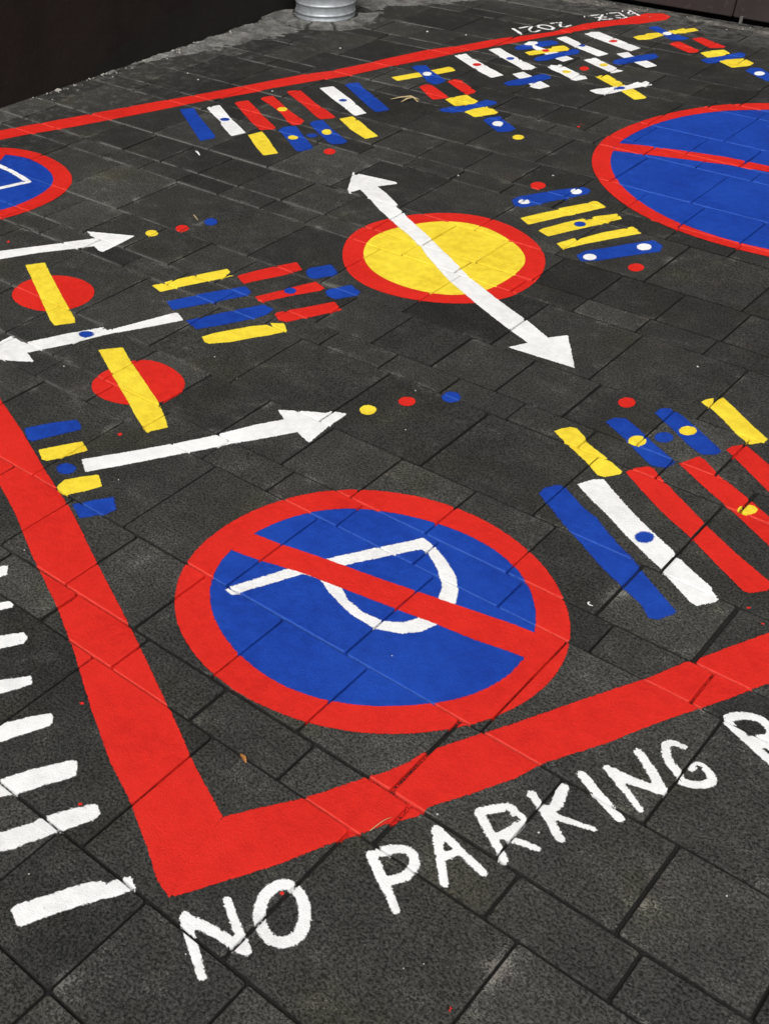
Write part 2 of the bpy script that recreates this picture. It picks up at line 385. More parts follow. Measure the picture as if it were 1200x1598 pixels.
# every painted mark: name, label, category, group, parts (name, colour, coat, outlines in tenths of a millimetre, label)
MARKS = [
('painted_border','broad red painted border running round the whole group of markings','painted border',None,[
 ('border_band','R',1,[[[-21812,7451,-17492,5451,-16494,5013,-15117,4283,-13519,3521,-12324,2852,-11085,2084,-9976,1459,-9270,1154,-8343,639,-7830,315,-7472,215,-7873,1885,-8885,2355,-9736,2837,-10456,3215,-11634,3839,-12206,4131,-13022,4547,-14120,5086,-15564,5836,-17204,6528,-18870,7282,-20315,7860,-25125,10089]]],None),
 ('border_band','R',2,[[[-7472,215,-6826,1450,-6662,1756,-6271,2691,-6050,3124,-5899,3478,-5613,3941,-5569,4237,-5235,4889,-4884,5617,-4694,6246,-4112,7393,-3760,8237,-3342,9133,-3083,9653,-2856,10189,-2696,10544,-1883,12252,-2349,13631,-3203,11841,-3614,10922,-3850,10373,-4014,10049,-4303,9289,-4865,8108,-5510,6695,-5715,6273,-5813,6107,-6063,5571,-6294,5096,-6333,4835,-6481,4405,-6697,4027,-6977,3414,-7238,2911,-7588,2367,-7873,1885,-7724,803]]],None),
 ('border_band','R',1,[[[-35915,18381,-35088,20470,-32812,26465,-32486,27226,-31903,28708,-31483,29873,-30762,31937,-30260,33282,-29790,34118,-29192,36005,-29032,36710,-28353,38922,-27624,40305,-26849,42363,-26191,43511,-25568,44747,-25081,46774,-24323,48149,-23981,49098,-23726,49989,-23136,50443,-22607,50157,-22532,49532,-23143,48252,-23887,47276,-24590,45833,-25480,43642,-26304,41442,-27075,39428,-27468,38138,-28348,35727,-28789,34087,-29334,32931,-30317,30563,-30450,30079,-31343,27847,-32078,25694,-33235,22429,-33905,20899,-34295,19793,-35016,17671]]],'thin far red border line below the signature')]),
('no_parking_roundel','large red and blue no parking roundel with white P, nearest the NO PARKING lettering','painted sign',None,[
 ('blue_disc','B',1,[[[-5990,7742,-5985,7966,-5999,8190,-6030,8414,-6078,8634,-6142,8850,-6221,9063,-6314,9270,-6421,9470,-6542,9664,-6677,9849,-6825,10024,-6986,10187,-7161,10336,-7348,10470,-7546,10587,-7752,10684,-7968,10763,-8187,10821,-8411,10859,-8634,10879,-8858,10882,-9078,10870,-9296,10844,-9510,10808,-9720,10760,-9926,10704,-10129,10640,-10328,10565,-10524,10482,-10715,10388,-10902,10283,-11082,10166,-11254,10036,-11416,9894,-11568,9740,-11707,9573,-11834,9396,-11948,9210,-12048,9016,-12133,8814,-12207,8608,-12268,8397,-12316,8181,-12352,7963,-12375,7742,-12386,7519,-12380,7293,-12359,7067,-12322,6844,-12266,6622,-12191,6405,-12097,6195,-11984,5995,-11854,5805,-11707,5628,-11546,5465,-11372,5316,-11188,5182,-10995,5062,-10796,4957,-10591,4865,-10381,4787,-10169,4722,-9953,4671,-9736,4633,-9517,4610,-9297,4603,-9078,4611,-8861,4637,-8648,4679,-8438,4738,-8236,4812,-8040,4901,-7852,5003,-7672,5116,-7499,5239,-7335,5370,-7178,5510,-7027,5656,-6883,5808,-6745,5968,-6615,6135,-6492,6310,-6379,6492,-6277,6683,-6187,6882,-6113,7089,-6053,7302,-6012,7520]]],None),
 ('letter_p','W',2,[[[-11465,6195,-11223,6749,-10949,7418,-10545,8211,-9936,9277,-9508,10025,-9202,9957,-8751,9725,-8339,9425,-8072,9068,-7915,8705,-7814,8257,-7848,7938,-7954,7606,-8190,7325,-8660,7092,-9214,7125,-9820,7329,-10279,7565,-10620,7471,-11049,6539,-11246,6056,-11448,6080],[-10136,8303,-9645,9149,-9326,9680,-9172,9678,-8719,9351,-8365,8961,-8222,8581,-8156,8194,-8208,7904,-8343,7614,-8659,7380,-9066,7331,-9502,7437,-9821,7662,-10112,7845,-10217,8070]]],None),
 ('slash','R',3,[[[-12332,7835,-12130,7841,-11426,7955,-10508,8162,-9309,8377,-8242,8613,-6803,8922,-6335,8987,-6093,8742,-6046,8289,-6199,8263,-6405,8236,-7191,8057,-7868,7968,-8723,7810,-9699,7642,-10673,7477,-11472,7250,-12238,7093,-12316,7447]]],None),
 ('ring','R',4,[[[-5549,7774,-5544,8027,-5559,8280,-5594,8532,-5650,8780,-5726,9023,-5821,9260,-5934,9488,-6065,9706,-6211,9914,-6373,10110,-6547,10294,-6733,10466,-6931,10623,-7138,10767,-7354,10896,-7578,11011,-7809,11110,-8045,11194,-8287,11262,-8532,11314,-8781,11349,-9031,11367,-9282,11368,-9532,11351,-9781,11318,-10028,11268,-10270,11201,-10507,11117,-10737,11016,-10960,10899,-11175,10766,-11378,10618,-11571,10456,-11751,10280,-11918,10092,-12071,9892,-12210,9682,-12333,9464,-12442,9237,-12537,9005,-12617,8767,-12683,8524,-12735,8277,-12773,8027,-12797,7774,-12806,7519,-12800,7262,-12778,7005,-12738,6748,-12680,6492,-12602,6240,-12505,5994,-12387,5756,-12249,5528,-12091,5312,-11914,5111,-11720,4927,-11511,4761,-11288,4614,-11055,4486,-10813,4379,-10564,4292,-10310,4224,-10054,4175,-9797,4144,-9539,4131,-9284,4136,-9030,4157,-8780,4194,-8534,4247,-8294,4315,-8060,4399,-7832,4497,-7613,4610,-7402,4735,-7200,4874,-7007,5024,-6825,5185,-6652,5356,-6490,5537,-6338,5727,-6197,5925,-6068,6132,-5950,6347,-5845,6569,-5754,6799,-5677,7035,-5617,7277,-5574,7524],[-6171,7742,-6167,7954,-6180,8165,-6209,8376,-6254,8584,-6315,8788,-6389,8989,-6477,9184,-6578,9373,-6692,9556,-6819,9730,-6959,9895,-7111,10049,-7276,10190,-7452,10316,-7639,10426,-7834,10518,-8037,10592,-8244,10647,-8455,10683,-8666,10702,-8877,10705,-9085,10693,-9290,10669,-9492,10635,-9690,10590,-9885,10537,-10076,10476,-10264,10406,-10449,10327,-10629,10239,-10805,10140,-10975,10029,-11137,9907,-11290,9773,-11434,9627,-11565,9470,-11685,9303,-11792,9127,-11886,8944,-11967,8754,-12036,8559,-12094,8360,-12139,8157,-12173,7951,-12195,7742,-12205,7532,-12200,7319,-12180,7106,-12145,6895,-12092,6686,-12021,6481,-11933,6283,-11826,6094,-11703,5915,-11565,5748,-11413,5594,-11249,5454,-11075,5327,-10893,5214,-10705,5115,-10512,5028,-10314,4955,-10114,4893,-9910,4845,-9705,4809,-9499,4788,-9291,4781,-9085,4789,-8880,4813,-8679,4853,-8481,4908,-8290,4978,-8105,5062,-7928,5158,-7758,5265,-7595,5381,-7440,5505,-7292,5637,-7150,5774,-7014,5918,-6884,6069,-6761,6226,-6645,6391,-6538,6563,-6442,6743,-6357,6931,-6287,7126,-6231,7327,-6192,7533]]],None)]),
('no_parking_roundel','largest blue roundel with red rim and diagonal, cut off by the right edge','painted sign',None,[
 ('blue_disc','B',1,[[[-3425,34804,-3435,35284,-3479,35762,-3557,36236,-3669,36703,-3816,37161,-3997,37606,-4211,38036,-4456,38450,-4729,38845,-5028,39220,-5351,39575,-5695,39908,-6059,40219,-6443,40508,-6845,40770,-7265,41005,-7702,41210,-8152,41382,-8615,41520,-9087,41623,-9566,41690,-10048,41721,-10531,41719,-11012,41684,-11491,41618,-11965,41523,-12432,41399,-12893,41247,-13343,41065,-13782,40853,-14205,40609,-14610,40335,-14992,40028,-15349,39690,-15676,39324,-15970,38932,-16232,38518,-16462,38086,-16659,37640,-16825,37184,-16962,36718,-17071,36247,-17155,35769,-17211,35289,-17238,34804,-17237,34318,-17202,33833,-17134,33350,-17030,32872,-16889,32403,-16713,31945,-16499,31503,-16254,31078,-15977,30672,-15673,30287,-15343,29924,-14989,29584,-14615,29268,-14220,28978,-13806,28715,-13373,28481,-12925,28281,-12463,28116,-11989,27989,-11506,27902,-11021,27853,-10533,27843,-10047,27869,-9567,27931,-9094,28022,-8629,28143,-8172,28289,-7726,28460,-7290,28656,-6867,28876,-6456,29122,-6062,29394,-5688,29694,-5335,30020,-5009,30374,-4711,30751,-4444,31152,-4208,31571,-4004,32007,-3832,32454,-3691,32912,-3579,33378,-3497,33850,-3446,34326]]],None),
 ('slash','R',3,[[[-16943,33511,-16234,33845,-15025,34243,-14205,34439,-13533,34600,-12126,34686,-9418,34720,-9192,34051,-11920,34159,-13253,33932,-14543,33509,-15598,33163,-16793,32765]]],None),
 ('ring','R',4,[[[-3072,34930,-3088,35434,-3141,35934,-3229,36430,-3354,36917,-3513,37394,-3707,37858,-3933,38306,-4189,38738,-4472,39151,-4782,39545,-5117,39919,-5474,40270,-5855,40597,-6256,40899,-6678,41173,-7118,41417,-7575,41630,-8047,41809,-8531,41954,-9024,42065,-9524,42143,-10029,42187,-10536,42199,-11044,42178,-11551,42126,-12055,42041,-12554,41922,-13044,41767,-13523,41575,-13985,41344,-14426,41074,-14841,40766,-15227,40423,-15580,40047,-15899,39644,-16184,39219,-16435,38776,-16656,38320,-16849,37854,-17017,37382,-17162,36903,-17284,36419,-17385,35929,-17462,35433,-17512,34930,-17531,34424,-17516,33914,-17463,33404,-17371,32898,-17237,32399,-17062,31912,-16848,31439,-16596,30985,-16310,30551,-15991,30140,-15644,29752,-15270,29391,-14871,29056,-14450,28752,-14007,28479,-13545,28240,-13067,28038,-12575,27875,-12072,27751,-11563,27667,-11050,27622,-10538,27614,-10027,27641,-9522,27701,-9023,27791,-8532,27910,-8048,28056,-7575,28230,-7112,28431,-6663,28661,-6229,28921,-5814,29211,-5421,29532,-5053,29881,-4714,30258,-4405,30661,-4128,31085,-3883,31528,-3670,31987,-3490,32458,-3342,32940,-3225,33431,-3141,33927,-3089,34428],[-3690,34804,-3700,35265,-3742,35725,-3817,36181,-3925,36630,-4066,37070,-4240,37498,-4446,37912,-4682,38310,-4944,38689,-5232,39050,-5542,39391,-5873,39712,-6223,40011,-6592,40288,-6979,40540,-7383,40766,-7803,40963,-8236,41129,-8681,41262,-9135,41361,-9595,41425,-10059,41455,-10523,41453,-10986,41419,-11446,41356,-11902,41264,-12351,41145,-12794,40999,-13227,40824,-13649,40620,-14056,40386,-14445,40122,-14813,39827,-15156,39502,-15470,39150,-15753,38773,-16005,38375,-16226,37960,-16415,37531,-16575,37092,-16707,36644,-16812,36191,-16892,35732,-16946,35270,-16972,34804,-16971,34337,-16938,33870,-16872,33406,-16772,32946,-16637,32495,-16467,32055,-16262,31630,-16026,31221,-15760,30831,-15467,30461,-15150,30112,-14810,29785,-14450,29481,-14070,29202,-13672,28949,-13256,28724,-12825,28532,-12381,28373,-11925,28251,-11461,28167,-10994,28120,-10525,28111,-10058,28136,-9596,28195,-9141,28283,-8694,28399,-8255,28539,-7826,28704,-7407,28892,-7000,29104,-6605,29340,-6226,29602,-5866,29890,-5527,30204,-5214,30544,-4927,30907,-4670,31292,-4443,31695,-4247,32114,-4082,32544,-3946,32985,-3839,33433,-3760,33887,-3711,34344]]],None)]),
('no_parking_roundel','small blue roundel with red rim and white tip, cut off by the left edge','painted sign',None,[
 ('blue_disc','B',1,[[[-29033,16479,-29043,16672,-29060,16864,-29086,17056,-29121,17248,-29167,17438,-29225,17627,-29297,17812,-29385,17991,-29489,18161,-29610,18320,-29746,18467,-29894,18601,-30053,18720,-30222,18827,-30397,18919,-30575,19001,-30758,19072,-30943,19134,-31131,19188,-31321,19232,-31513,19266,-31708,19289,-31904,19297,-32102,19291,-32297,19268,-32491,19227,-32680,19169,-32863,19094,-33038,19006,-33205,18903,-33365,18790,-33515,18666,-33658,18535,-33792,18397,-33919,18251,-34038,18100,-34147,17941,-34247,17777,-34336,17604,-34412,17427,-34475,17243,-34523,17056,-34557,16865,-34576,16672,-34580,16479,-34570,16284,-34547,16093,-34512,15903,-34464,15715,-34404,15533,-34333,15353,-34249,15179,-34153,15011,-34046,14850,-33928,14698,-33798,14554,-33658,14421,-33509,14298,-33352,14186,-33187,14084,-33017,13993,-32842,13915,-32660,13846,-32476,13791,-32288,13748,-32095,13717,-31902,13700,-31709,13697,-31515,13709,-31322,13734,-31132,13774,-30944,13826,-30760,13890,-30580,13966,-30406,14053,-30236,14151,-30072,14260,-29916,14379,-29768,14510,-29629,14652,-29502,14804,-29389,14968,-29291,15141,-29209,15323,-29144,15510,-29096,15701,-29061,15895,-29041,16089,-29032,16284]]],None),
 ('letter_p','W',2,[[[-32711,18201,-32253,18167,-31652,18126,-30958,17998,-30363,17838,-30297,17787,-30286,17703,-30337,17637,-30420,17626,-31006,17783,-31680,17907,-32269,17947,-32727,17982,-32802,18020,-32829,18100,-32791,18175]],[[-30288,17695,-30418,17336,-30621,16710,-30817,16196,-30875,16134,-30959,16132,-31020,16190,-31023,16274,-30829,16782,-30626,17406,-30495,17769,-30439,17831,-30355,17835,-30292,17779]]],None),
 ('slash','R',3,[[[-32983,18944,-32172,17629,-31268,15800,-31570,15549,-32836,17836,-33292,18756]]],None),
 ('ring','R',4,[[[-28492,16382,-28499,16616,-28517,16850,-28545,17084,-28585,17317,-28639,17549,-28709,17778,-28797,18003,-28905,18219,-29033,18425,-29180,18618,-29346,18796,-29527,18957,-29721,19101,-29926,19227,-30139,19338,-30357,19435,-30579,19518,-30803,19589,-31031,19649,-31261,19698,-31493,19735,-31728,19758,-31964,19767,-32200,19759,-32436,19733,-32670,19688,-32899,19623,-33121,19540,-33336,19439,-33542,19321,-33739,19189,-33924,19043,-34099,18885,-34264,18717,-34417,18540,-34559,18353,-34688,18158,-34805,17955,-34907,17745,-34995,17528,-35068,17306,-35124,17079,-35163,16848,-35186,16616,-35192,16382,-35182,16149,-35155,15917,-35113,15687,-35055,15462,-34983,15240,-34895,15024,-34793,14815,-34676,14613,-34546,14420,-34402,14237,-34246,14064,-34078,13902,-33900,13753,-33712,13615,-33515,13491,-33310,13380,-33098,13282,-32880,13199,-32656,13131,-32428,13078,-32197,13042,-31963,13022,-31728,13019,-31493,13033,-31260,13063,-31029,13108,-30802,13169,-30578,13244,-30359,13334,-30145,13437,-29938,13554,-29739,13685,-29548,13831,-29369,13991,-29204,14165,-29053,14353,-28920,14554,-28805,14766,-28710,14986,-28634,15213,-28576,15444,-28535,15678,-28508,15913,-28494,16148],[-29164,16479,-29174,16663,-29190,16846,-29215,17029,-29248,17212,-29292,17393,-29347,17573,-29416,17749,-29500,17919,-29599,18081,-29714,18233,-29843,18373,-29984,18500,-30136,18614,-30297,18715,-30463,18803,-30633,18881,-30807,18949,-30983,19008,-31162,19059,-31343,19101,-31526,19134,-31712,19155,-31899,19163,-32087,19157,-32273,19135,-32458,19096,-32638,19041,-32812,18970,-32979,18886,-33138,18788,-33290,18680,-33433,18562,-33569,18437,-33697,18306,-33818,18167,-33931,18023,-34035,17872,-34130,17715,-34215,17551,-34287,17382,-34347,17207,-34393,17029,-34425,16847,-34443,16663,-34447,16479,-34438,16294,-34416,16112,-34382,15931,-34337,15752,-34280,15578,-34212,15407,-34132,15241,-34041,15081,-33939,14928,-33826,14783,-33702,14646,-33569,14519,-33427,14402,-33278,14295,-33121,14198,-32959,14112,-32792,14037,-32619,13972,-32443,13919,-32264,13878,-32081,13849,-31897,13833,-31713,13830,-31528,13841,-31344,13865,-31163,13903,-30984,13953,-30809,14014,-30638,14086,-30472,14169,-30310,14262,-30154,14366,-30005,14479,-29864,14604,-29732,14739,-29611,14884,-29503,15040,-29410,15205,-29332,15378,-29270,15556,-29224,15738,-29191,15923,-29172,16108,-29163,16294]]],None)]),
('painted_disc','yellow disc with a thick red rim under the long white arrow','painted disc',None,[
 ('yellow_disc','Y',1,[[[-14199,21799,-14203,21969,-14213,22138,-14230,22308,-14255,22478,-14291,22647,-14341,22814,-14405,22977,-14484,23134,-14577,23283,-14684,23423,-14803,23553,-14932,23672,-15070,23783,-15213,23883,-15363,23976,-15515,24063,-15672,24142,-15833,24216,-16000,24284,-16170,24344,-16346,24394,-16527,24431,-16711,24454,-16899,24458,-17085,24442,-17269,24406,-17447,24348,-17616,24269,-17775,24172,-17923,24058,-18057,23932,-18179,23796,-18288,23654,-18387,23508,-18477,23360,-18561,23210,-18638,23062,-18710,22912,-18778,22761,-18840,22608,-18896,22452,-18944,22294,-18983,22132,-19009,21967,-19024,21799,-19025,21632,-19011,21463,-18984,21297,-18943,21134,-18890,20973,-18827,20817,-18753,20665,-18670,20519,-18578,20377,-18479,20239,-18371,20108,-18255,19982,-18133,19863,-18001,19750,-17861,19648,-17714,19554,-17560,19471,-17399,19399,-17233,19338,-17062,19289,-16887,19251,-16709,19225,-16529,19209,-16346,19205,-16162,19210,-15978,19228,-15793,19259,-15610,19302,-15430,19361,-15255,19438,-15087,19530,-14930,19639,-14787,19765,-14658,19906,-14547,20061,-14452,20225,-14376,20398,-14317,20576,-14273,20755,-14242,20934,-14221,21113,-14208,21287,-14201,21460,-14198,21631]]],None),
 ('ring','R',2,[[[-13649,21829,-13673,22033,-13707,22234,-13752,22433,-13806,22628,-13870,22819,-13945,23007,-14030,23191,-14127,23369,-14234,23542,-14353,23707,-14482,23866,-14622,24016,-14772,24158,-14930,24292,-15098,24416,-15274,24531,-15458,24635,-15649,24729,-15848,24811,-16054,24880,-16265,24933,-16482,24969,-16702,24986,-16923,24983,-17143,24959,-17360,24912,-17571,24844,-17774,24756,-17967,24648,-18148,24524,-18316,24386,-18473,24237,-18617,24079,-18750,23914,-18873,23743,-18986,23569,-19091,23391,-19188,23210,-19276,23024,-19354,22834,-19421,22640,-19476,22442,-19517,22240,-19543,22035,-19552,21829,-19544,21623,-19519,21418,-19478,21215,-19422,21017,-19352,20824,-19271,20636,-19179,20453,-19079,20275,-18970,20101,-18853,19931,-18728,19766,-18593,19606,-18449,19451,-18294,19304,-18128,19167,-17951,19042,-17762,18931,-17564,18837,-17356,18762,-17142,18706,-16923,18671,-16702,18656,-16481,18661,-16261,18684,-16044,18723,-15831,18778,-15623,18847,-15419,18928,-15222,19021,-15031,19126,-14847,19242,-14670,19370,-14504,19510,-14348,19662,-14204,19826,-14075,20001,-13962,20186,-13865,20379,-13786,20580,-13724,20785,-13679,20994,-13650,21204,-13637,21414,-13637,21622],[-14334,21799,-14338,21959,-14347,22118,-14363,22279,-14387,22439,-14421,22599,-14468,22756,-14528,22910,-14603,23058,-14691,23199,-14792,23331,-14904,23453,-15026,23566,-15156,23670,-15291,23765,-15432,23852,-15576,23934,-15724,24009,-15876,24079,-16033,24143,-16194,24200,-16360,24247,-16530,24282,-16704,24303,-16881,24307,-17057,24292,-17230,24258,-17398,24203,-17558,24129,-17708,24037,-17847,23930,-17974,23811,-18089,23683,-18192,23549,-18285,23411,-18370,23271,-18449,23130,-18522,22990,-18590,22849,-18654,22706,-18712,22562,-18765,22415,-18811,22266,-18847,22113,-18872,21957,-18886,21799,-18887,21641,-18874,21482,-18848,21325,-18810,21171,-18760,21019,-18700,20872,-18630,20729,-18552,20591,-18465,20457,-18372,20327,-18270,20203,-18161,20084,-18045,19972,-17921,19866,-17789,19769,-17650,19681,-17505,19602,-17353,19534,-17196,19477,-17035,19431,-16870,19395,-16702,19370,-16532,19355,-16360,19351,-16186,19356,-16012,19373,-15838,19402,-15665,19443,-15495,19499,-15330,19571,-15172,19658,-15024,19761,-14889,19880,-14767,20013,-14662,20159,-14573,20314,-14501,20477,-14445,20645,-14404,20814,-14375,20983,-14355,21151,-14343,21316,-14336,21479,-14333,21640]]],None)]),
('painted_arrow','long white double headed arrow crossing the yellow disc','painted arrow',None,[
 ('painted_arrow','W',3,[[[-22515,25502,-22227,25288,-22228,25437,-20848,25617,-20721,25505,-21095,24905,-20478,24566,-19699,24046,-19613,23849,-19168,23623,-18981,23453,-17422,22505,-16332,21778,-15195,21021,-13527,20168,-12668,19784,-11789,19283,-11471,19740,-10507,18297,-12312,18159,-12050,18697,-12813,19047,-13912,19590,-15560,20496,-16891,21419,-17366,21834,-18147,22320,-18777,22662,-19914,23330,-20613,23828,-21370,24318,-21483,23870,-21692,24051,-22022,24644]]],None)]),
('painted_arrow','thin white arrow at the left edge pointing right towards three dots','painted arrow',None,[
 ('painted_arrow','W',1,[[[-27488,12215,-26901,13481,-26161,14649,-25323,15968,-25686,16098,-25912,16160,-24501,16909,-24448,16155,-24444,15439,-24598,15427,-24934,15563,-25898,14150,-26449,13096,-26999,11823]]],None)]),
('painted_arrow','white arrow pointing left with a blue dot on its shaft, between two red discs','painted arrow',None,[
 ('arrow_stroke','W',1,[[[-22550,10218,-22332,10141,-22090,10118,-21952,10207,-21538,11151,-21016,12121,-20804,12049,-20470,13006,-20127,14002,-20035,14031,-19648,13825,-20083,12938,-20590,11983,-21013,10894,-21511,9831,-21024,9620,-21485,9293,-21789,9118,-22493,8627,-22523,9745]]],None),
 ('dot','B',2,[[[-20916,11671,-20886,11630,-20872,11583,-20873,11531,-20891,11480,-20924,11434,-20968,11395,-21021,11369,-21078,11355,-21134,11357,-21186,11372,-21229,11401,-21259,11442,-21274,11490,-21273,11541,-21255,11593,-21223,11640,-21178,11678,-21125,11705,-21067,11718,-21010,11717,-20959,11700]]],None)]),
('painted_arrow','broad white arrow pointing right, above the big no parking roundel','painted arrow',None,[
 ('painted_arrow','W',1,[[[-16881,7355,-16299,8281,-15726,9240,-15229,10177,-14819,11083,-14472,11683,-14854,11916,-14335,12293,-13905,12554,-13842,12723,-13488,12880,-13493,12059,-13410,11270,-13669,11363,-13891,11456,-14401,10579,-14708,10097,-15195,9249,-15789,8178,-16447,7061]]],None)]),
('painted_disc','plain red disc crossed by a yellow bar, above the left pointing arrow','painted disc',None,[
 ('painted_disc','R',1,[[[-22388,12609,-22388,12690,-22394,12771,-22406,12852,-22424,12932,-22448,13010,-22477,13087,-22513,13160,-22554,13231,-22601,13299,-22653,13362,-22709,13421,-22770,13475,-22835,13524,-22904,13567,-22975,13605,-23049,13637,-23124,13663,-23201,13684,-23278,13699,-23356,13709,-23434,13714,-23511,13715,-23588,13711,-23665,13703,-23741,13691,-23816,13675,-23890,13654,-23962,13630,-24034,13601,-24104,13568,-24172,13531,-24238,13489,-24301,13443,-24361,13392,-24418,13337,-24470,13278,-24519,13214,-24563,13148,-24602,13077,-24635,13004,-24663,12928,-24686,12850,-24703,12771,-24714,12690,-24719,12609,-24718,12527,-24712,12446,-24699,12365,-24681,12285,-24657,12206,-24627,12130,-24591,12056,-24550,11984,-24503,11917,-24451,11853,-24394,11794,-24333,11739,-24268,11690,-24199,11646,-24128,11608,-24054,11576,-23978,11549,-23901,11529,-23823,11513,-23745,11503,-23667,11498,-23589,11498,-23511,11503,-23435,11512,-23359,11525,-23284,11542,-23210,11564,-23138,11589,-23067,11619,-22998,11653,-22931,11691,-22866,11733,-22803,11780,-22744,11831,-22688,11886,-22636,11945,-22588,12008,-22545,12075,-22506,12144,-22473,12217,-22445,12292,-22422,12369,-22405,12448,-22393,12528]]],None)]),
('painted_disc','plain red disc crossed by a yellow bar, below the left pointing arrow','painted disc',None,[
 ('painted_disc','R',1,[[[-17133,10632,-17125,10707,-17123,10784,-17127,10861,-17138,10938,-17155,11015,-17179,11090,-17211,11162,-17249,11231,-17293,11297,-17344,11357,-17399,11413,-17460,11463,-17524,11508,-17591,11548,-17660,11582,-17730,11612,-17802,11638,-17874,11661,-17947,11680,-18021,11696,-18095,11710,-18170,11721,-18247,11729,-18324,11733,-18403,11733,-18482,11728,-18561,11717,-18640,11700,-18718,11675,-18793,11643,-18864,11604,-18932,11557,-18994,11504,-19050,11444,-19099,11379,-19142,11310,-19178,11237,-19208,11163,-19231,11087,-19250,11011,-19265,10934,-19276,10858,-19284,10783,-19290,10707,-19294,10632,-19296,10555,-19295,10479,-19292,10401,-19285,10323,-19274,10244,-19258,10164,-19235,10086,-19206,10008,-19169,9933,-19125,9862,-19074,9796,-19016,9735,-18951,9682,-18880,9635,-18806,9597,-18727,9567,-18647,9546,-18566,9532,-18484,9525,-18404,9525,-18324,9531,-18247,9542,-18171,9557,-18098,9576,-18026,9599,-17957,9625,-17891,9653,-17826,9684,-17763,9718,-17702,9754,-17643,9794,-17587,9836,-17533,9882,-17482,9930,-17433,9981,-17388,10035,-17346,10092,-17306,10152,-17270,10214,-17238,10278,-17209,10345,-17184,10414,-17162,10484,-17145,10557]]],None)]),
('painted_bar','yellow bar laid across the red disc above the left pointing arrow','painted bar',None,[
 ('painted_bar','Y',2,[[[-25556,13314,-25238,13813,-24689,13483,-23235,12648,-21976,11957,-21769,11778,-22081,11301,-22397,11433,-23967,12373]]],None)]),
('painted_bar','yellow bar laid across the red disc below the left pointing arrow','painted bar',None,[
 ('painted_bar','Y',2,[[[-20210,11134,-19819,11651,-19183,11285,-18151,10767,-17283,10316,-16733,9960,-16315,9640,-16543,9135,-17307,9522,-17833,9837,-18943,10426]]],None)]),
('painted_dot','yellow dot nearest the tip of the thin arrow at the left edge','painted dot','dots trailing off the tips of the arrows',[
 ('painted_dot','Y',1,[[[-24086,17507,-24046,17453,-24021,17393,-24014,17332,-24025,17275,-24053,17226,-24096,17190,-24151,17169,-24213,17165,-24277,17178,-24337,17207,-24390,17251,-24431,17305,-24457,17365,-24464,17427,-24453,17484,-24425,17533,-24381,17570,-24326,17591,-24264,17595,-24199,17581,-24138,17551]]],None)]),
('painted_dot','red dot between the yellow and blue ones beyond the thin left arrow','painted dot','dots trailing off the tips of the arrows',[
 ('painted_dot','R',1,[[[-23606,18390,-23559,18326,-23529,18256,-23518,18187,-23527,18123,-23555,18071,-23600,18033,-23658,18013,-23725,18012,-23796,18032,-23864,18069,-23924,18122,-23972,18186,-24003,18256,-24014,18326,-24006,18390,-23978,18444,-23932,18482,-23873,18502,-23805,18502,-23734,18482,-23666,18443]]],None)]),
('painted_dot','blue dot farthest from the tip of the thin arrow at the left edge','painted dot','dots trailing off the tips of the arrows',[
 ('painted_dot','B',1,[[[-23253,19326,-23208,19262,-23179,19193,-23169,19125,-23177,19062,-23205,19011,-23249,18974,-23305,18955,-23370,18956,-23438,18976,-23504,19014,-23562,19067,-23608,19131,-23637,19200,-23648,19270,-23640,19333,-23612,19386,-23568,19423,-23511,19441,-23445,19440,-23377,19419,-23311,19380]]],None)]),
('painted_dot','yellow dot nearest the tip of the broad arrow above the big roundel','painted dot','dots trailing off the tips of the arrows',[
 ('painted_dot','Y',1,[[[-13078,13465,-13049,13409,-13034,13347,-13035,13284,-13052,13224,-13083,13174,-13126,13136,-13178,13114,-13234,13110,-13290,13124,-13341,13154,-13383,13199,-13414,13255,-13429,13318,-13429,13382,-13412,13442,-13380,13493,-13337,13531,-13284,13553,-13228,13557,-13172,13542,-13120,13511]]],None)]),
('painted_dot','red dot between the yellow and blue ones beyond the broad white arrow','painted dot','dots trailing off the tips of the arrows',[
 ('painted_dot','R',1,[[[-12592,14389,-12565,14333,-12552,14270,-12556,14206,-12575,14146,-12608,14095,-12653,14056,-12705,14033,-12761,14027,-12817,14040,-12867,14070,-12907,14114,-12935,14170,-12948,14233,-12945,14297,-12926,14358,-12893,14410,-12847,14450,-12794,14473,-12738,14478,-12682,14465,-12632,14434]]],None)]),
('painted_dot','blue dot farthest from the tip of the broad arrow above the big roundel','painted dot','dots trailing off the tips of the arrows',[
 ('painted_dot','B',1,[[[-11897,15267,-11865,15199,-11850,15125,-11852,15051,-11871,14982,-11906,14925,-11954,14883,-12011,14860,-12073,14859,-12134,14878,-12190,14916,-12236,14972,-12269,15039,-12285,15113,-12284,15188,-12264,15258,-12229,15316,-12180,15358,-12123,15381,-12060,15383,-11999,15362,-11943,15323]]],None)]),
('painted_bar','topmost short blue bar beside the left red border','painted bar','short bars beside the left red border',[
 ('painted_bar','B',1,[[[-18844,7367,-18539,7944,-18180,8445,-17864,8285,-17822,8175,-18089,7600,-18298,7117,-18441,7111]]],None)]),
('painted_bar','short yellow bar above the blue dot beside the left red border','painted bar','short bars beside the left red border',[
 ('painted_bar','Y',1,[[[-17918,6976,-17677,7423,-17414,7891,-17024,7702,-17206,7253,-17427,6795,-17570,6761]]],None)]),
('painted_bar','short yellow bar below the blue dot beside the left red border','painted bar','short bars beside the left red border',[
 ('painted_bar','Y',1,[[[-16513,6250,-16586,6543,-16389,6880,-16154,7197,-15770,6927,-15918,6561,-16154,6141,-16271,6123]]],None)]),
('painted_bar','lowest short blue bar beside the left red border','painted bar','short bars beside the left red border',[
 ('painted_bar','B',1,[[[-15765,6026,-15550,6433,-15300,6811,-14945,6536,-14979,6262,-15292,5804]]],None)]),
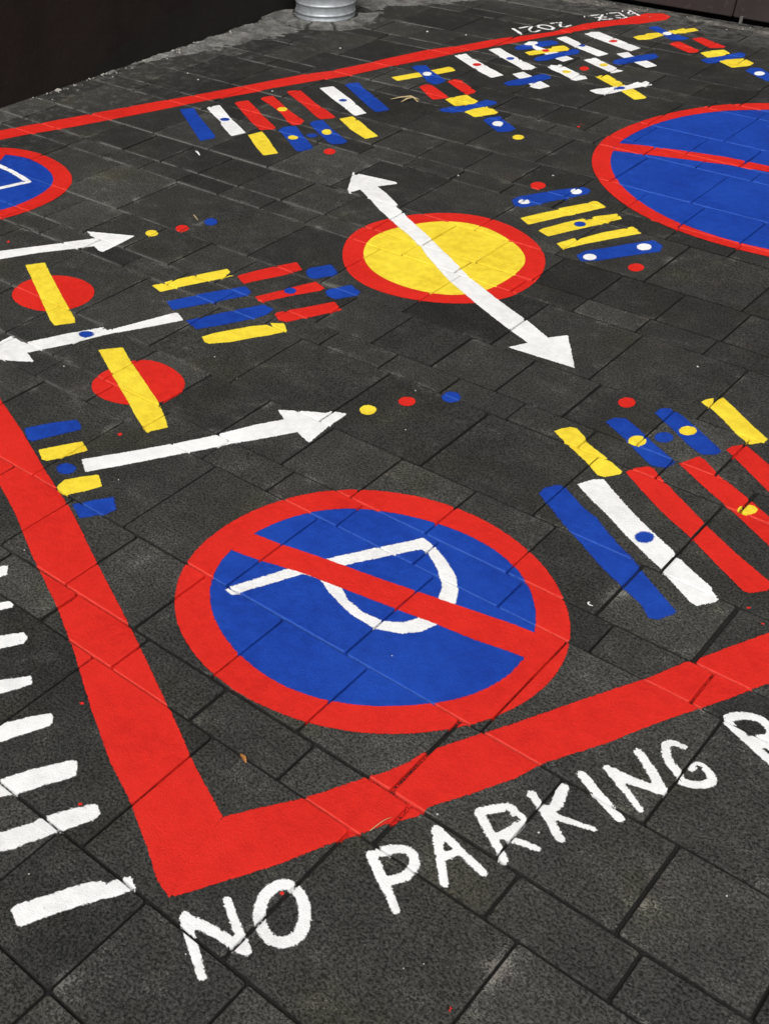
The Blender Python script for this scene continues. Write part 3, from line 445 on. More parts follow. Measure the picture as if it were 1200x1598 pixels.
('painted_dot','small blue dot between two short yellow bars beside the left red border','painted dot',None,[
 ('painted_dot','B',1,[[[-16707,7011,-16670,6964,-16650,6910,-16647,6853,-16661,6798,-16692,6749,-16737,6709,-16793,6682,-16854,6670,-16917,6675,-16976,6695,-17026,6730,-17064,6776,-17085,6830,-17089,6887,-17074,6943,-17043,6994,-16997,7034,-16941,7061,-16879,7072,-16816,7067,-16757,7046]]],None)]),
('painted_bar','top yellow bar left of the red rimmed yellow disc','painted bar','bars lying across between the left arrows and the yellow disc',[
 ('painted_bar','Y',1,[[[-21766,14782,-21627,15080,-21393,15731,-21127,16360,-20826,17006,-20625,16897,-20564,16655,-20372,16782,-20626,16166,-20910,15565,-21302,14647]]],None)]),
('painted_bar','bottom yellow bar of the pile left of the yellow disc','painted bar','bars lying across between the left arrows and the yellow disc',[
 ('painted_bar','Y',1,[[[-18660,13458,-18556,13811,-18034,14778,-17884,14955,-17741,15141,-17636,15121,-17765,15216,-17460,15430,-17135,15159,-17351,14662,-17547,14370,-17893,13736,-18257,13301,-18411,13289]]],None)]),
('painted_bar','upper long blue bar under the top yellow bar left of the yellow disc','painted bar','bars lying across between the left arrows and the yellow disc',[
 ('painted_bar','B',1,[[[-20759,14333,-20275,15402,-19682,16469,-19322,16284,-19277,16080,-19766,15097,-20275,14074]]],None)]),
('painted_bar','lower long blue bar above the bottom yellow bar left of the yellow disc','painted bar','bars lying across between the left arrows and the yellow disc',[
 ('painted_bar','B',1,[[[-19587,13845,-19155,14802,-18691,15748,-18578,15945,-18209,15910,-18152,15563,-18235,15199,-18654,14357,-19048,13686]]],None)]),
('painted_bar','uppermost red bar left of the yellow disc, beside a short blue bar','painted bar','bars lying across between the left arrows and the yellow disc',[
 ('painted_bar','R',1,[[[-20284,16802,-20266,16981,-20104,17451,-19867,18044,-19558,18646,-19113,18349,-19328,17669,-19677,16937,-19824,16544]]],None)]),
('painted_bar','middle red bar with a blue dot left of the yellow disc','painted bar','bars lying across between the left arrows and the yellow disc',[
 ('bar_stroke','R',1,[[[-19077,16130,-18679,17148,-18336,17972,-17898,17813,-17897,17605,-18315,16833,-18663,16075,-18858,16061]]],None),
 ('dot','B',2,[[[-18407,17152,-18380,17107,-18366,17056,-18365,17005,-18378,16956,-18403,16915,-18439,16884,-18483,16866,-18531,16863,-18580,16873,-18625,16898,-18662,16934,-18690,16980,-18705,17030,-18706,17082,-18693,17131,-18668,17172,-18631,17204,-18587,17222,-18539,17225,-18490,17214,-18445,17189]]],None)]),
('painted_bar','lowest red bar left of the yellow disc','painted bar','bars lying across between the left arrows and the yellow disc',[
 ('painted_bar','R',1,[[[-17984,15659,-18011,15832,-17618,16516,-17200,17326,-16745,17065,-17099,16271,-17458,15528,-17683,15479]]],None)]),
('painted_bar','short blue bar beside the uppermost red bar left of the yellow disc','painted bar','bars lying across between the left arrows and the yellow disc',[
 ('painted_bar','B',1,[[[-18977,18335,-19022,18574,-18697,19168,-18233,18875,-18227,18642,-18471,18108,-18695,18080]]],None)]),
('painted_bar','short blue bar beside the middle red bar, close to the yellow disc rim','painted bar','bars lying across between the left arrows and the yellow disc',[
 ('painted_bar','B',1,[[[-17773,17658,-17772,17834,-17491,18460,-17003,18263,-16949,18017,-17267,17455,-17570,17486]]],None)]),
('painted_bar','blue bar at the left end of the comb under the far red line','painted bar','bars of the comb under the far red line',[
 ('painted_bar','B',1,[[[-31458,26483,-31153,26961,-30134,26231,-29314,25710,-28469,25160,-28299,24953,-28512,24419,-29159,24859,-30338,25696]]],None)]),
('painted_bar','left white bar with a blue dot in the comb under the far red line','painted bar','bars of the comb under the far red line',[
 ('bar_stroke','W',1,[[[-30796,27307,-30819,27483,-30653,27423,-30702,27577,-30589,27863,-29874,27381,-29115,26873,-28514,26540,-27759,26088,-27959,25489,-28695,25945,-29119,26229,-29247,26398,-29928,26771]]],None),
 ('dot','B',2,[[[-29183,26818,-29157,26777,-29144,26730,-29146,26681,-29162,26634,-29191,26593,-29230,26561,-29277,26540,-29328,26533,-29378,26540,-29424,26560,-29461,26592,-29487,26633,-29500,26680,-29499,26729,-29483,26777,-29454,26818,-29414,26850,-29367,26871,-29316,26878,-29266,26871,-29220,26850]]],None)]),
('painted_bar','leftmost plain red bar of the comb, beside the left white bar','painted bar','bars of the comb under the far red line',[
 ('painted_bar','R',1,[[[-30283,28404,-30312,28577,-30100,28986,-29377,28549,-28619,28019,-27310,27250,-27198,27074,-27532,26625,-28242,27033,-28934,27484]]],None)]),
('painted_bar','red bar with a yellow dot in the middle of the comb under the far line','painted bar','bars of the comb under the far red line',[
 ('bar_stroke','R',1,[[[-29849,29447,-29868,29692,-29691,30036,-28758,29437,-27932,28952,-26914,28476,-26764,28089,-26962,27803,-27372,28013,-28014,28509,-28791,28926]]],None),
 ('dot','Y',2,[[[-28200,29077,-28165,29020,-28144,28957,-28141,28895,-28155,28837,-28185,28789,-28228,28754,-28281,28735,-28340,28734,-28401,28750,-28457,28784,-28505,28831,-28541,28888,-28562,28951,-28566,29014,-28552,29072,-28522,29121,-28478,29156,-28425,29175,-28365,29176,-28304,29158,-28248,29125]]],None)]),
('painted_bar','rightmost plain red bar of the comb, beside the right white bar','painted bar','bars of the comb under the far red line',[
 ('painted_bar','R',1,[[[-29518,30689,-29535,30847,-29270,31230,-27856,30360,-27359,30114,-26976,29946,-26246,29522,-26243,29371,-26543,28975,-26849,29111,-27945,29802,-28672,30195]]],None)]),
('painted_bar','right white bar with a blue dot in the comb under the far red line','painted bar','bars of the comb under the far red line',[
 ('bar_stroke','W',1,[[[-28821,31900,-28528,32429,-27602,31889,-26992,31547,-26390,31137,-26217,31036,-25628,30643,-25786,30096,-26692,30653,-27540,31106]]],None),
 ('dot','B',2,[[[-27067,31371,-27047,31332,-27038,31289,-27041,31244,-27056,31201,-27082,31165,-27117,31137,-27157,31120,-27201,31115,-27243,31123,-27281,31143,-27312,31174,-27333,31213,-27342,31257,-27339,31302,-27324,31344,-27297,31381,-27263,31409,-27222,31426,-27178,31431,-27136,31423,-27098,31402]]],None)]),
('painted_bar','blue bar at the right end of the comb under the far red line','painted bar','bars of the comb under the far red line',[
 ('painted_bar','B',1,[[[-28290,32881,-28305,33132,-28027,33477,-27481,33007,-26756,32568,-26014,32088,-25201,31538,-25216,31369,-25416,30955,-25932,31266,-26702,31780]]],None)]),
('painted_bar','left yellow bar in the lower tier of the comb','painted bar','bars of the comb under the far red line',[
 ('painted_bar','Y',1,[[[-27557,25957,-27408,26585,-26639,26052,-26121,25634,-25527,25217,-25807,24712,-26499,25158]]],None)]),
('painted_bar','left blue bar with a yellow dot in the lower tier of the comb','painted bar','bars of the comb under the far red line',[
 ('bar_stroke','B',1,[[[-27072,27118,-27123,27522,-26814,27833,-25845,27101,-24926,26448,-24901,26193,-25134,25757,-26020,26389]]],None),
 ('dot','Y',2,[[[-25978,26906,-25945,26853,-25927,26794,-25924,26735,-25937,26680,-25966,26634,-26006,26601,-26056,26583,-26112,26581,-26168,26597,-26220,26628,-26265,26672,-26298,26726,-26317,26785,-26320,26844,-26307,26899,-26278,26945,-26237,26979,-26187,26997,-26131,26998,-26075,26982,-26022,26951]]],None)]),
('painted_bar','right blue bar with a yellow dot in the lower tier of the comb','painted bar','bars of the comb under the far red line',[
 ('bar_stroke','B',1,[[[-26570,28331,-26621,28683,-26446,28978,-25639,28432,-24374,27735,-24384,27390,-24665,27133,-25505,27609]]],None),
 ('dot','Y',2,[[[-25383,28142,-25339,28071,-25311,27997,-25300,27925,-25308,27861,-25333,27810,-25374,27777,-25427,27763,-25489,27771,-25554,27799,-25617,27845,-25672,27906,-25717,27977,-25746,28052,-25757,28125,-25750,28190,-25724,28241,-25683,28275,-25629,28288,-25567,28280,-25502,28251,-25439,28204]]],None)]),
('painted_bar','right yellow bar in the lower tier of the comb','painted bar','bars of the comb under the far red line',[
 ('painted_bar','Y',1,[[[-26034,29464,-25820,30007,-25053,29594,-24636,29308,-23817,28843,-24018,28309,-25026,28784]]],None)]),
('painted_dot','faint blue dot between the two blue bars of the comb','painted dot',None,[
 ('painted_dot','B',1,[[[-25575,27522,-25547,27472,-25534,27416,-25537,27358,-25555,27303,-25588,27256,-25632,27220,-25684,27198,-25740,27192,-25796,27202,-25846,27228,-25887,27268,-25915,27318,-25929,27374,-25926,27432,-25908,27487,-25875,27535,-25830,27571,-25778,27593,-25721,27599,-25666,27589,-25616,27562]]],None)]),
('painted_dot','red dot just below the comb of bars, above the long arrow tip','painted dot',None,[
 ('painted_dot','R',1,[[[-24084,26619,-24041,26547,-24015,26471,-24008,26396,-24019,26328,-24049,26273,-24095,26236,-24153,26218,-24219,26222,-24287,26247,-24352,26292,-24408,26353,-24452,26424,-24479,26501,-24487,26577,-24475,26645,-24445,26701,-24399,26739,-24340,26756,-24273,26752,-24205,26726,-24140,26680]]],None)]),
('painted_bar','yellow crosspiece of the cross figure right of the comb','painted bar','bars of the cross shaped figure right of the comb',[
 ('painted_bar','Y',1,[[[-27384,34808,-27355,34903,-27161,35382,-26930,35966,-26637,36621,-26335,37473,-26114,37406,-25831,37169,-26020,36617,-26155,36273,-26453,35712,-26684,35134,-26913,34561]]],None)]),
('painted_bar','blue upright with a white dot in the cross figure right of the comb','painted bar','bars of the cross shaped figure right of the comb',[
 ('bar_stroke','B',2,[[[-27481,36415,-27490,36727,-27170,37037,-26671,36594,-26155,36273,-25501,35900,-25402,35573,-25502,35109,-25959,35269,-26549,35779,-27000,36149]]],None),
 ('dot','W',3,[[[-26356,36204,-26322,36139,-26304,36069,-26301,36001,-26315,35940,-26344,35891,-26386,35858,-26438,35843,-26495,35847,-26553,35871,-26607,35912,-26653,35968,-26687,36033,-26706,36103,-26709,36171,-26695,36233,-26666,36283,-26623,36316,-26571,36331,-26514,36326,-26455,36302,-26401,36260]]],None)]),
('painted_bar','left short red bar under the cross figure right of the comb','painted bar','bars of the cross shaped figure right of the comb',[
 ('painted_bar','R',1,[[[-25830,34501,-25854,34689,-25770,34982,-25516,34977,-24937,34618,-24248,34166,-24203,34005,-24544,33484,-25001,33810]]],None)]),
('painted_bar','right short red bar under the cross figure right of the comb','painted bar','bars of the cross shaped figure right of the comb',[
 ('painted_bar','R',1,[[[-25336,35767,-25341,36027,-25261,36215,-24973,36232,-24380,35833,-23811,35436,-23746,35235,-23849,34819,-24492,35229]]],None)]),
('painted_bar','upper yellow patch below the two red bars right of the comb','painted bar','bars of the cross shaped figure right of the comb',[
 ('painted_bar','Y',1,[[[-24183,33807,-24188,34132,-24036,34502,-23869,34852,-23484,34615,-23123,34465,-23056,34147,-23239,33759,-23472,33379]]],None)]),
('painted_bar','blue bar between the two yellow patches right of the comb','painted bar','bars of the cross shaped figure right of the comb',[
 ('painted_bar','B',1,[[[-23760,32703,-23607,33143,-23327,33448,-23056,34147,-22972,34782,-22589,34846,-22422,34658,-22456,34311,-22761,33667,-22908,33077,-23140,32703,-23514,32556]]],None)]),
('painted_bar','lower yellow patch under the blue bar right of the comb','painted bar','bars of the cross shaped figure right of the comb',[
 ('painted_bar','Y',2,[[[-22880,33069,-22748,33646,-22498,34150,-22345,33972,-22296,34043,-21837,33788,-21827,33564,-22245,32750]]],None)]),
('painted_bar','small blue bar with a white dot below the cross figure beside the comb','painted bar','bars of the cross shaped figure right of the comb',[
 ('bar_stroke','B',1,[[[-21829,32693,-21867,33026,-21576,33446,-21176,33133,-20415,32598,-20438,32231,-20740,31899]]],None),
 ('dot','W',2,[[[-21066,32810,-21034,32740,-21017,32667,-21017,32595,-21032,32530,-21062,32479,-21105,32444,-21157,32429,-21214,32434,-21271,32460,-21324,32505,-21369,32564,-21401,32633,-21419,32707,-21420,32780,-21405,32844,-21374,32897,-21331,32932,-21278,32947,-21221,32941,-21163,32914,-21110,32869]]],None)]),
('painted_dot','yellow dot at the foot of the cross figure right of the comb','painted dot',None,[
 ('painted_dot','Y',1,[[[-19753,32020,-19724,31953,-19711,31881,-19714,31810,-19733,31745,-19766,31692,-19812,31654,-19866,31636,-19923,31638,-19980,31661,-20032,31701,-20074,31758,-20103,31824,-20117,31897,-20115,31969,-20096,32034,-20062,32088,-20016,32125,-19961,32144,-19903,32141,-19846,32118,-19795,32077]]],None)]),
('painted_bar','white bar with a red dot at the left end of the white cluster','painted bar','bars of the white, blue and yellow cluster by the year',[
 ('bar_stroke','W',1,[[[-26985,38909,-26986,39202,-26874,39192,-26797,39489,-26396,39178,-25761,38814,-25090,38460,-25012,38372,-24568,38172,-24011,37854,-24213,37246,-25141,37717,-25234,37827,-25467,37919]]],None),
 ('dot','R',2,[[[-25443,38517,-25418,38463,-25407,38404,-25410,38345,-25426,38291,-25456,38247,-25496,38215,-25543,38199,-25593,38200,-25642,38217,-25687,38250,-25723,38295,-25748,38349,-25760,38408,-25757,38467,-25740,38522,-25710,38566,-25670,38598,-25623,38614,-25573,38613,-25523,38596,-25479,38563]]],None)]),
('painted_bar','white bar with a dark blue dot, second from the left in the white cluster','painted bar','bars of the white, blue and yellow cluster by the year',[
 ('bar_stroke','W',1,[[[-26344,40561,-26250,40876,-26107,41109,-25447,40670,-24827,40338,-24628,40149,-24050,39921,-23459,39604,-23555,39307,-23711,38963,-24325,39364,-24996,39743]]],None),
 ('dot','B',2,[[[-24855,40142,-24835,40093,-24826,40040,-24830,39988,-24846,39939,-24874,39899,-24910,39870,-24952,39856,-24997,39856,-25041,39871,-25080,39900,-25111,39940,-25132,39989,-25141,40042,-25137,40095,-25121,40144,-25093,40184,-25057,40213,-25014,40228,-24969,40227,-24925,40212,-24886,40183]]],None)]),
('painted_bar','white bar with a blue dot, under the middle of the written year','painted bar','bars of the white, blue and yellow cluster by the year',[
 ('bar_stroke','W',1,[[[-24987,43921,-24780,44441,-23902,43938,-23790,43820,-22994,43532,-22112,43138,-22280,42521,-23054,42889,-23701,43179]]],None),
 ('dot','B',2,[[[-23450,43658,-23432,43610,-23424,43558,-23428,43508,-23443,43461,-23468,43424,-23501,43398,-23540,43386,-23580,43388,-23620,43405,-23655,43435,-23683,43476,-23702,43524,-23710,43576,-23706,43627,-23691,43673,-23666,43711,-23632,43737,-23594,43749,-23553,43747,-23513,43730,-23478,43699]]],None)]),
('painted_bar','white bar with a red dot at the far right end of the white cluster','painted bar','bars of the white, blue and yellow cluster by the year',[
 ('bar_stroke','W',1,[[[-24345,45227,-24240,45437,-24247,45688,-23963,45909,-22961,45419,-21465,44753,-21589,44060,-22113,44244,-23209,44727]]],None),
 ('dot','R',2,[[[-22679,45100,-22662,45049,-22659,44993,-22670,44936,-22694,44882,-22730,44837,-22773,44803,-22821,44783,-22870,44780,-22916,44792,-22955,44820,-22985,44861,-23001,44912,-23005,44968,-22994,45026,-22970,45080,-22934,45126,-22891,45160,-22842,45179,-22793,45183,-22747,45170,-22708,45141]]],None)]),
('painted_bar','far blue bar with a white patch over it, just below the written year','painted bar','bars of the white, blue and yellow cluster by the year',[
 ('painted_bar','B',1,[[[-25620,41471,-25692,41820,-25599,42198,-25403,42763,-24973,43472,-24673,43438,-24469,43186,-24594,42782,-24898,42139,-25094,41583,-25378,41320]]],None)]),
('painted_bar','white bar running under the yellow bar below the written year','painted bar','bars of the white, blue and yellow cluster by the year',[
 ('painted_bar','W',2,[[[-25608,42232,-25613,42495,-25639,42723,-25353,42905,-25190,42724,-25178,42365,-24499,42151,-23828,42023,-23348,41775,-22891,41559,-23032,40915,-23544,41138,-24080,41393,-24928,41874,-25234,42281,-25463,42141]]],None)]),
('painted_bar','yellow bar with a red dot below the written year','painted bar','bars of the white, blue and yellow cluster by the year',[
 ('bar_stroke','Y',3,[[[-24953,41157,-24805,41611,-24551,41970,-24362,42359,-24442,42597,-24145,43073,-23903,42920,-23799,42801,-23724,42819,-23686,42451,-23888,42134,-24146,41694,-24508,40861]]],None),
 ('dot','R',4,[[[-24242,42013,-24217,41955,-24205,41893,-24205,41833,-24219,41780,-24245,41737,-24281,41709,-24324,41697,-24370,41703,-24417,41726,-24459,41765,-24495,41815,-24520,41874,-24533,41936,-24533,41996,-24519,42050,-24493,42093,-24457,42121,-24414,42132,-24367,42126,-24320,42103,-24278,42064]]],None)]),
('painted_bar','near blue bar crossing the white bar below the yellow one','painted bar','bars of the white, blue and yellow cluster by the year',[
 ('painted_bar','B',3,[[[-24147,40471,-24187,40824,-24077,41298,-23778,42023,-23573,42938,-23221,42757,-23114,42349,-23259,41884,-23445,41409,-23638,40682,-23870,40347]]],None)]),
('painted_bar','upright white bar of the left blue and white cross in the white cluster','painted bar','bars of the white, blue and yellow cluster by the year',[
 ('painted_bar','W',1,[[[-23830,38213,-23637,38766,-23075,38456,-22489,38091,-21859,37713,-22011,37149,-22282,37135,-22465,37193,-22527,37402,-23266,37823]]],None)]),
('painted_bar','blue crosspiece of the left blue and white cross in the white cluster','painted bar','bars of the white, blue and yellow cluster by the year',[
 ('painted_bar','B',2,[[[-23466,36911,-23482,37159,-23347,37671,-23135,38140,-22896,38992,-22540,38970,-22317,38615,-22437,38168,-22819,37168,-23161,36774]]],None)]),
('painted_bar','long white bar with a yellow dot beside the red dot, on the left','painted bar','bars of the white, blue and yellow cluster by the year',[
 ('bar_stroke','W',1,[[[-23188,39912,-23212,40265,-22960,40334,-23011,40518,-22867,40519,-22701,40390,-22056,40076,-21557,39753,-21439,39793,-21197,39508,-21459,38949,-22406,39490,-22894,39684]]],None),
 ('dot','Y',2,[[[-22132,39925,-22111,39870,-22103,39811,-22109,39752,-22127,39699,-22158,39654,-22197,39623,-22243,39607,-22291,39607,-22338,39625,-22379,39657,-22412,39703,-22433,39758,-22441,39817,-22436,39876,-22417,39930,-22387,39975,-22347,40007,-22301,40023,-22253,40022,-22206,40004,-22165,39971]]],None)]),
('painted_bar','long white bar with a yellow dot beside the red dot, on the right','painted bar','bars of the white, blue and yellow cluster by the year',[
 ('bar_stroke','W',1,[[[-22527,41694,-22295,42316,-21559,41854,-20991,41561,-20794,41351,-20547,41365,-20783,40727,-21226,41009,-21727,41255]]],None),
 ('dot','Y',2,[[[-21418,41686,-21397,41629,-21389,41568,-21394,41509,-21411,41455,-21440,41411,-21478,41381,-21523,41366,-21569,41369,-21614,41389,-21655,41425,-21687,41473,-21708,41529,-21717,41590,-21712,41650,-21695,41704,-21665,41749,-21627,41779,-21583,41793,-21536,41790,-21490,41770,-21450,41734]]],None)]),
('painted_dot','red dot between the two white bars that carry yellow dots','painted dot',None,[
 ('painted_dot','R',1,[[[-21792,40779,-21762,40705,-21746,40627,-21746,40552,-21762,40487,-21791,40435,-21833,40402,-21883,40390,-21938,40400,-21993,40431,-22044,40481,-22087,40545,-22117,40620,-22133,40697,-22134,40773,-22119,40839,-22089,40891,-22047,40924,-21996,40936,-21941,40926,-21885,40894,-21834,40844]]],None)]),
('painted_bar','upright white bar of the right blue and white cross in the white cluster','painted bar','bars of the white, blue and yellow cluster by the year',[
 ('painted_bar','W',1,[[[-21899,43346,-21631,43909,-21239,43516,-20998,43520,-20371,43170,-19821,42821,-20031,42279,-20737,42655,-21424,43023]]],None)]),
('painted_bar','blue crosspiece of the right blue and white cross in the white cluster','painted bar','bars of the white, blue and yellow cluster by the year',[
 ('painted_bar','B',2,[[[-21473,42185,-21506,42500,-21367,42907,-21013,43810,-20641,44336,-20332,43999,-20326,43546,-20761,42703,-21086,41997,-21287,41949]]],None)]),
('painted_bar','yellow bar crossed by a white one at the near end of the white cluster','painted bar','bars of the white, blue and yellow cluster by the year',[
 ('painted_bar','Y',1,[[[-21111,39948,-20992,40256,-20833,40490,-20332,40145,-19764,39765,-19099,39381,-18401,38850,-18390,38663,-18620,38284,-19446,38902,-20227,39395]]],None)]),
('painted_bar','white bar with a blue dot laid across a yellow one','painted bar','bars of the white, blue and yellow cluster by the year',[
 ('bar_stroke','W',2,[[[-20452,38196,-20334,38543,-20180,38768,-19613,39783,-19485,40402,-19336,40314,-19289,40663,-18865,40381,-19122,39868,-19362,39271,-19623,38460,-19835,38091,-20060,38010]]],None),
 ('dot','B',3,[[[-19534,39369,-19519,39320,-19518,39264,-19531,39206,-19557,39151,-19594,39104,-19639,39068,-19689,39046,-19739,39039,-19785,39049,-19824,39075,-19853,39114,-19869,39164,-19870,39220,-19857,39277,-19831,39332,-19794,39380,-19748,39416,-19698,39439,-19648,39445,-19602,39434,-19563,39409]]],None)]),
('painted_bar','yellow crosspiece of the cross figure by the far right corner of the frame','painted bar','bars of the cross shaped figure by the far corner',[
 ('painted_bar','Y',1,[[[-22471,46053,-22393,46442,-22213,46683,-22241,46992,-21896,47389,-21638,47976,-21447,48460,-21351,48769,-21251,48612,-21003,49040,-20677,48722,-20947,48127,-21189,47633,-21550,47023,-21720,46263,-22060,45750]]],None)]),
('painted_bar','blue upright with a white dot in the cross figure by the far right corner','painted bar','bars of the cross shaped figure by the far corner',[
 ('bar_stroke','B',2,[[[-22614,47815,-22543,48133,-22385,48308,-21768,47874,-21353,47608,-20478,47358,-20601,46840,-20939,46576,-21294,46846,-21684,47248]]],None),
 ('dot','W',3,[[[-21387,47581,-21362,47507,-21352,47430,-21358,47354,-21379,47287,-21413,47234,-21458,47199,-21510,47185,-21566,47192,-21620,47221,-21667,47269,-21706,47333,-21731,47406,-21741,47484,-21736,47560,-21715,47628,-21681,47681,-21635,47717,-21582,47731,-21527,47723,-21473,47694,-21425,47645]]],None)]),
('painted_bar','near short red bar of the cross figure by the far right corner','painted bar','bars of the cross shaped figure by the far corner',[
 ('painted_bar','R',1,[[[-20800,45998,-20765,46319,-20620,46629,-20067,46282,-19414,45888,-19365,45574,-19564,45277,-20152,45593]]],None)]),
('painted_bar','far short red bar of the cross figure by the far right corner','painted bar','bars of the cross shaped figure by the far corner',[
 ('painted_bar','R',1,[[[-20369,47319,-20273,47643,-20119,47813,-19445,47425,-18777,47053,-18793,46803,-19198,46461,-19850,46937]]],None)]),
('painted_bar','far yellow patch below the red bars by the far right corner','painted bar','bars of the cross shaped figure by the far corner',[
 ('painted_bar','Y',1,[[[-19247,45596,-19046,46107,-18654,46603,-18241,46226,-18367,45664,-18533,45418,-18731,45124]]],None)]),
('painted_bar','blue bar between two yellow patches by the far right corner','painted bar','bars of the cross shaped figure by the far corner',[
 ('painted_bar','B',1,[[[-18843,44671,-18643,45171,-18322,45814,-17975,46667,-17703,46487,-17590,46116,-17801,45721,-17983,45261,-18127,44719,-18396,44349]]],None)]),
('painted_bar','near yellow patch under the blue bar by the far right corner','painted bar','bars of the cross shaped figure by the far corner',[
 ('painted_bar','Y',2,[[[-18164,44869,-18025,45363,-17513,45926,-16971,45522,-16968,44971,-17392,44350]]],None)]),
('painted_bar','short blue bar with a white dot, at the right edge above the largest roundel','painted bar','bars of the cross shaped figure by the far corner',[
 ('bar_stroke','B',1,[[[-16844,44307,-16802,44817,-16528,45035,-15984,44561,-15553,44165,-15603,43460,-16140,43802]]],None),
 ('dot','W',2,[[[-16096,44408,-16074,44330,-16066,44248,-16074,44169,-16096,44099,-16131,44044,-16176,44009,-16227,43995,-16281,44004,-16332,44036,-16378,44088,-16413,44156,-16436,44234,-16444,44316,-16437,44395,-16415,44466,-16380,44521,-16334,44557,-16282,44571,-16228,44561,-16177,44529,-16131,44476]]],None)]),
('painted_dot','red dot above the upper blue bar right of the yellow disc','painted dot',None,[
 ('painted_dot','R',1,[[[-16933,28461,-16897,28375,-16879,28283,-16881,28193,-16902,28112,-16941,28047,-16995,28002,-17059,27981,-17129,27987,-17199,28017,-17262,28071,-17315,28144,-17352,28230,-17371,28323,-17370,28414,-17349,28496,-17309,28562,-17254,28607,-17189,28628,-17119,28622,-17049,28590,-16985,28535]]],None)]),
('painted_bar','upper blue bar with two white dots right of the yellow disc','painted bar','bars stacked between the yellow disc and the right roundel',[
 ('bar_stroke','B',1,[[[-17149,26690,-17179,27036,-16895,27590,-16573,28166,-16258,28681,-15921,29159,-15642,29038,-15578,28715,-15846,28077,-16157,27408,-16368,26895,-16597,26422,-16870,26382]]],None),
 ('dot','W',2,[[[-16650,26970,-16630,26918,-16622,26861,-16629,26803,-16650,26749,-16682,26702,-16723,26668,-16770,26648,-16819,26645,-16867,26657,-16908,26686,-16941,26727,-16962,26779,-16969,26836,-16963,26894,-16942,26949,-16910,26996,-16869,27030,-16821,27050,-16772,27054,-16724,27040,-16682,27012]]],None),
 ('dot','W',2,[[[-15804,28763,-15780,28701,-15769,28634,-15772,28568,-15789,28509,-15819,28461,-15859,28428,-15906,28412,-15956,28415,-16005,28437,-16050,28476,-16086,28528,-16111,28591,-16123,28657,-16120,28724,-16103,28783,-16073,28832,-16032,28865,-15985,28881,-15934,28877,-15885,28855,-15840,28816]]],None)]),
('painted_bar','uppermost of three yellow bars right of the yellow disc','painted bar','bars stacked between the yellow disc and the right roundel',[
 ('painted_bar','Y',1,[[[-16242,25644,-15989,26298,-15692,26966,-15696,27095,-15230,28046,-15165,28303,-15058,28352,-14628,28121,-14855,27534,-15084,26976,-15120,26881,-15283,26615,-15544,25973,-15801,25338]]],None)]),
('painted_bar','yellow bar with a blue dot, middle of three right of the yellow disc','painted bar','bars stacked between the yellow disc and the right roundel',[
 ('bar_stroke','Y',1,[[[-15346,25149,-15327,25373,-15019,26260,-14763,26858,-14626,26802,-14563,27025,-14575,27187,-14133,27859,-13821,27541,-14016,27060,-14248,26550,-14598,25738,-14911,24944]]],None),
 ('dot','B',2,[[[-14495,26510,-14475,26456,-14467,26398,-14472,26339,-14490,26286,-14519,26241,-14556,26210,-14600,26193,-14646,26193,-14690,26210,-14730,26242,-14762,26286,-14782,26340,-14790,26399,-14786,26457,-14768,26511,-14739,26556,-14701,26588,-14657,26604,-14611,26604,-14566,26587,-14526,26555]]],None)]),
('painted_bar','lowest of three yellow bars right of the yellow disc','painted bar','bars stacked between the yellow disc and the right roundel',[
 ('painted_bar','Y',1,[[[-14478,24668,-14261,25369,-14149,25263,-13808,26237,-13418,26976,-13329,27217,-13147,27122,-12885,26933,-13326,26097,-13770,25225,-14123,24398]]],None)]),
('painted_bar','lower blue bar with two white dots right of the yellow disc','painted bar','bars stacked between the yellow disc and the right roundel',[
 ('bar_stroke','B',1,[[[-13628,24277,-13570,24710,-13203,25311,-12819,26028,-12397,26680,-12042,26487,-11914,26071,-12444,25260,-12982,24351,-13335,23977]]],None),
 ('dot','W',2,[[[-12239,26204,-12216,26135,-12208,26061,-12216,25988,-12239,25921,-12276,25865,-12322,25826,-12376,25805,-12431,25806,-12485,25827,-12532,25868,-12569,25925,-12592,25993,-12600,26067,-12593,26141,-12569,26209,-12533,26266,-12485,26306,-12432,26326,-12376,26325,-12322,26302,-12275,26261]]],None),
 ('dot','W',2,[[[-13127,24530,-13104,24469,-13096,24403,-13102,24337,-13122,24277,-13154,24227,-13196,24191,-13245,24172,-13296,24172,-13346,24191,-13390,24227,-13425,24277,-13448,24338,-13458,24404,-13452,24470,-13432,24531,-13399,24582,-13357,24618,-13307,24637,-13256,24636,-13206,24617,-13162,24581]]],None)]),
('painted_dot','red dot below the lower blue bar right of the yellow disc','painted dot',None,[
 ('painted_dot','R',1,[[[-11786,24771,-11760,24695,-11750,24614,-11757,24534,-11780,24461,-11818,24401,-11867,24359,-11923,24339,-11983,24341,-12041,24367,-12092,24413,-12133,24476,-12160,24552,-12171,24633,-12165,24715,-12142,24788,-12104,24849,-12054,24891,-11997,24911,-11936,24908,-11878,24882,-11827,24835]]],None)]),
('painted_dot','red dot above the blue bars of the near comb at the right edge','painted dot',None,[
 ('painted_dot','R',1,[[[-8653,17769,-8630,17702,-8622,17630,-8629,17559,-8651,17493,-8685,17438,-8730,17399,-8781,17379,-8835,17379,-8887,17399,-8933,17438,-8970,17493,-8993,17559,-9002,17631,-8996,17703,-8974,17770,-8939,17825,-8894,17865,-8842,17885,-8787,17885,-8735,17864,-8689,17824]]],None)]),
('painted_bar','left blue bar with a yellow dot in the near comb at the right edge','painted bar','bars of the comb at the right edge below the long arrow',[
 ('bar_stroke','B',1,[[[-8790,16524,-8701,16823,-8503,16958,-7999,16672,-7418,16303,-6870,16027,-6899,15770,-7003,15624,-7205,15533,-7622,15782,-8091,16119]]],None),
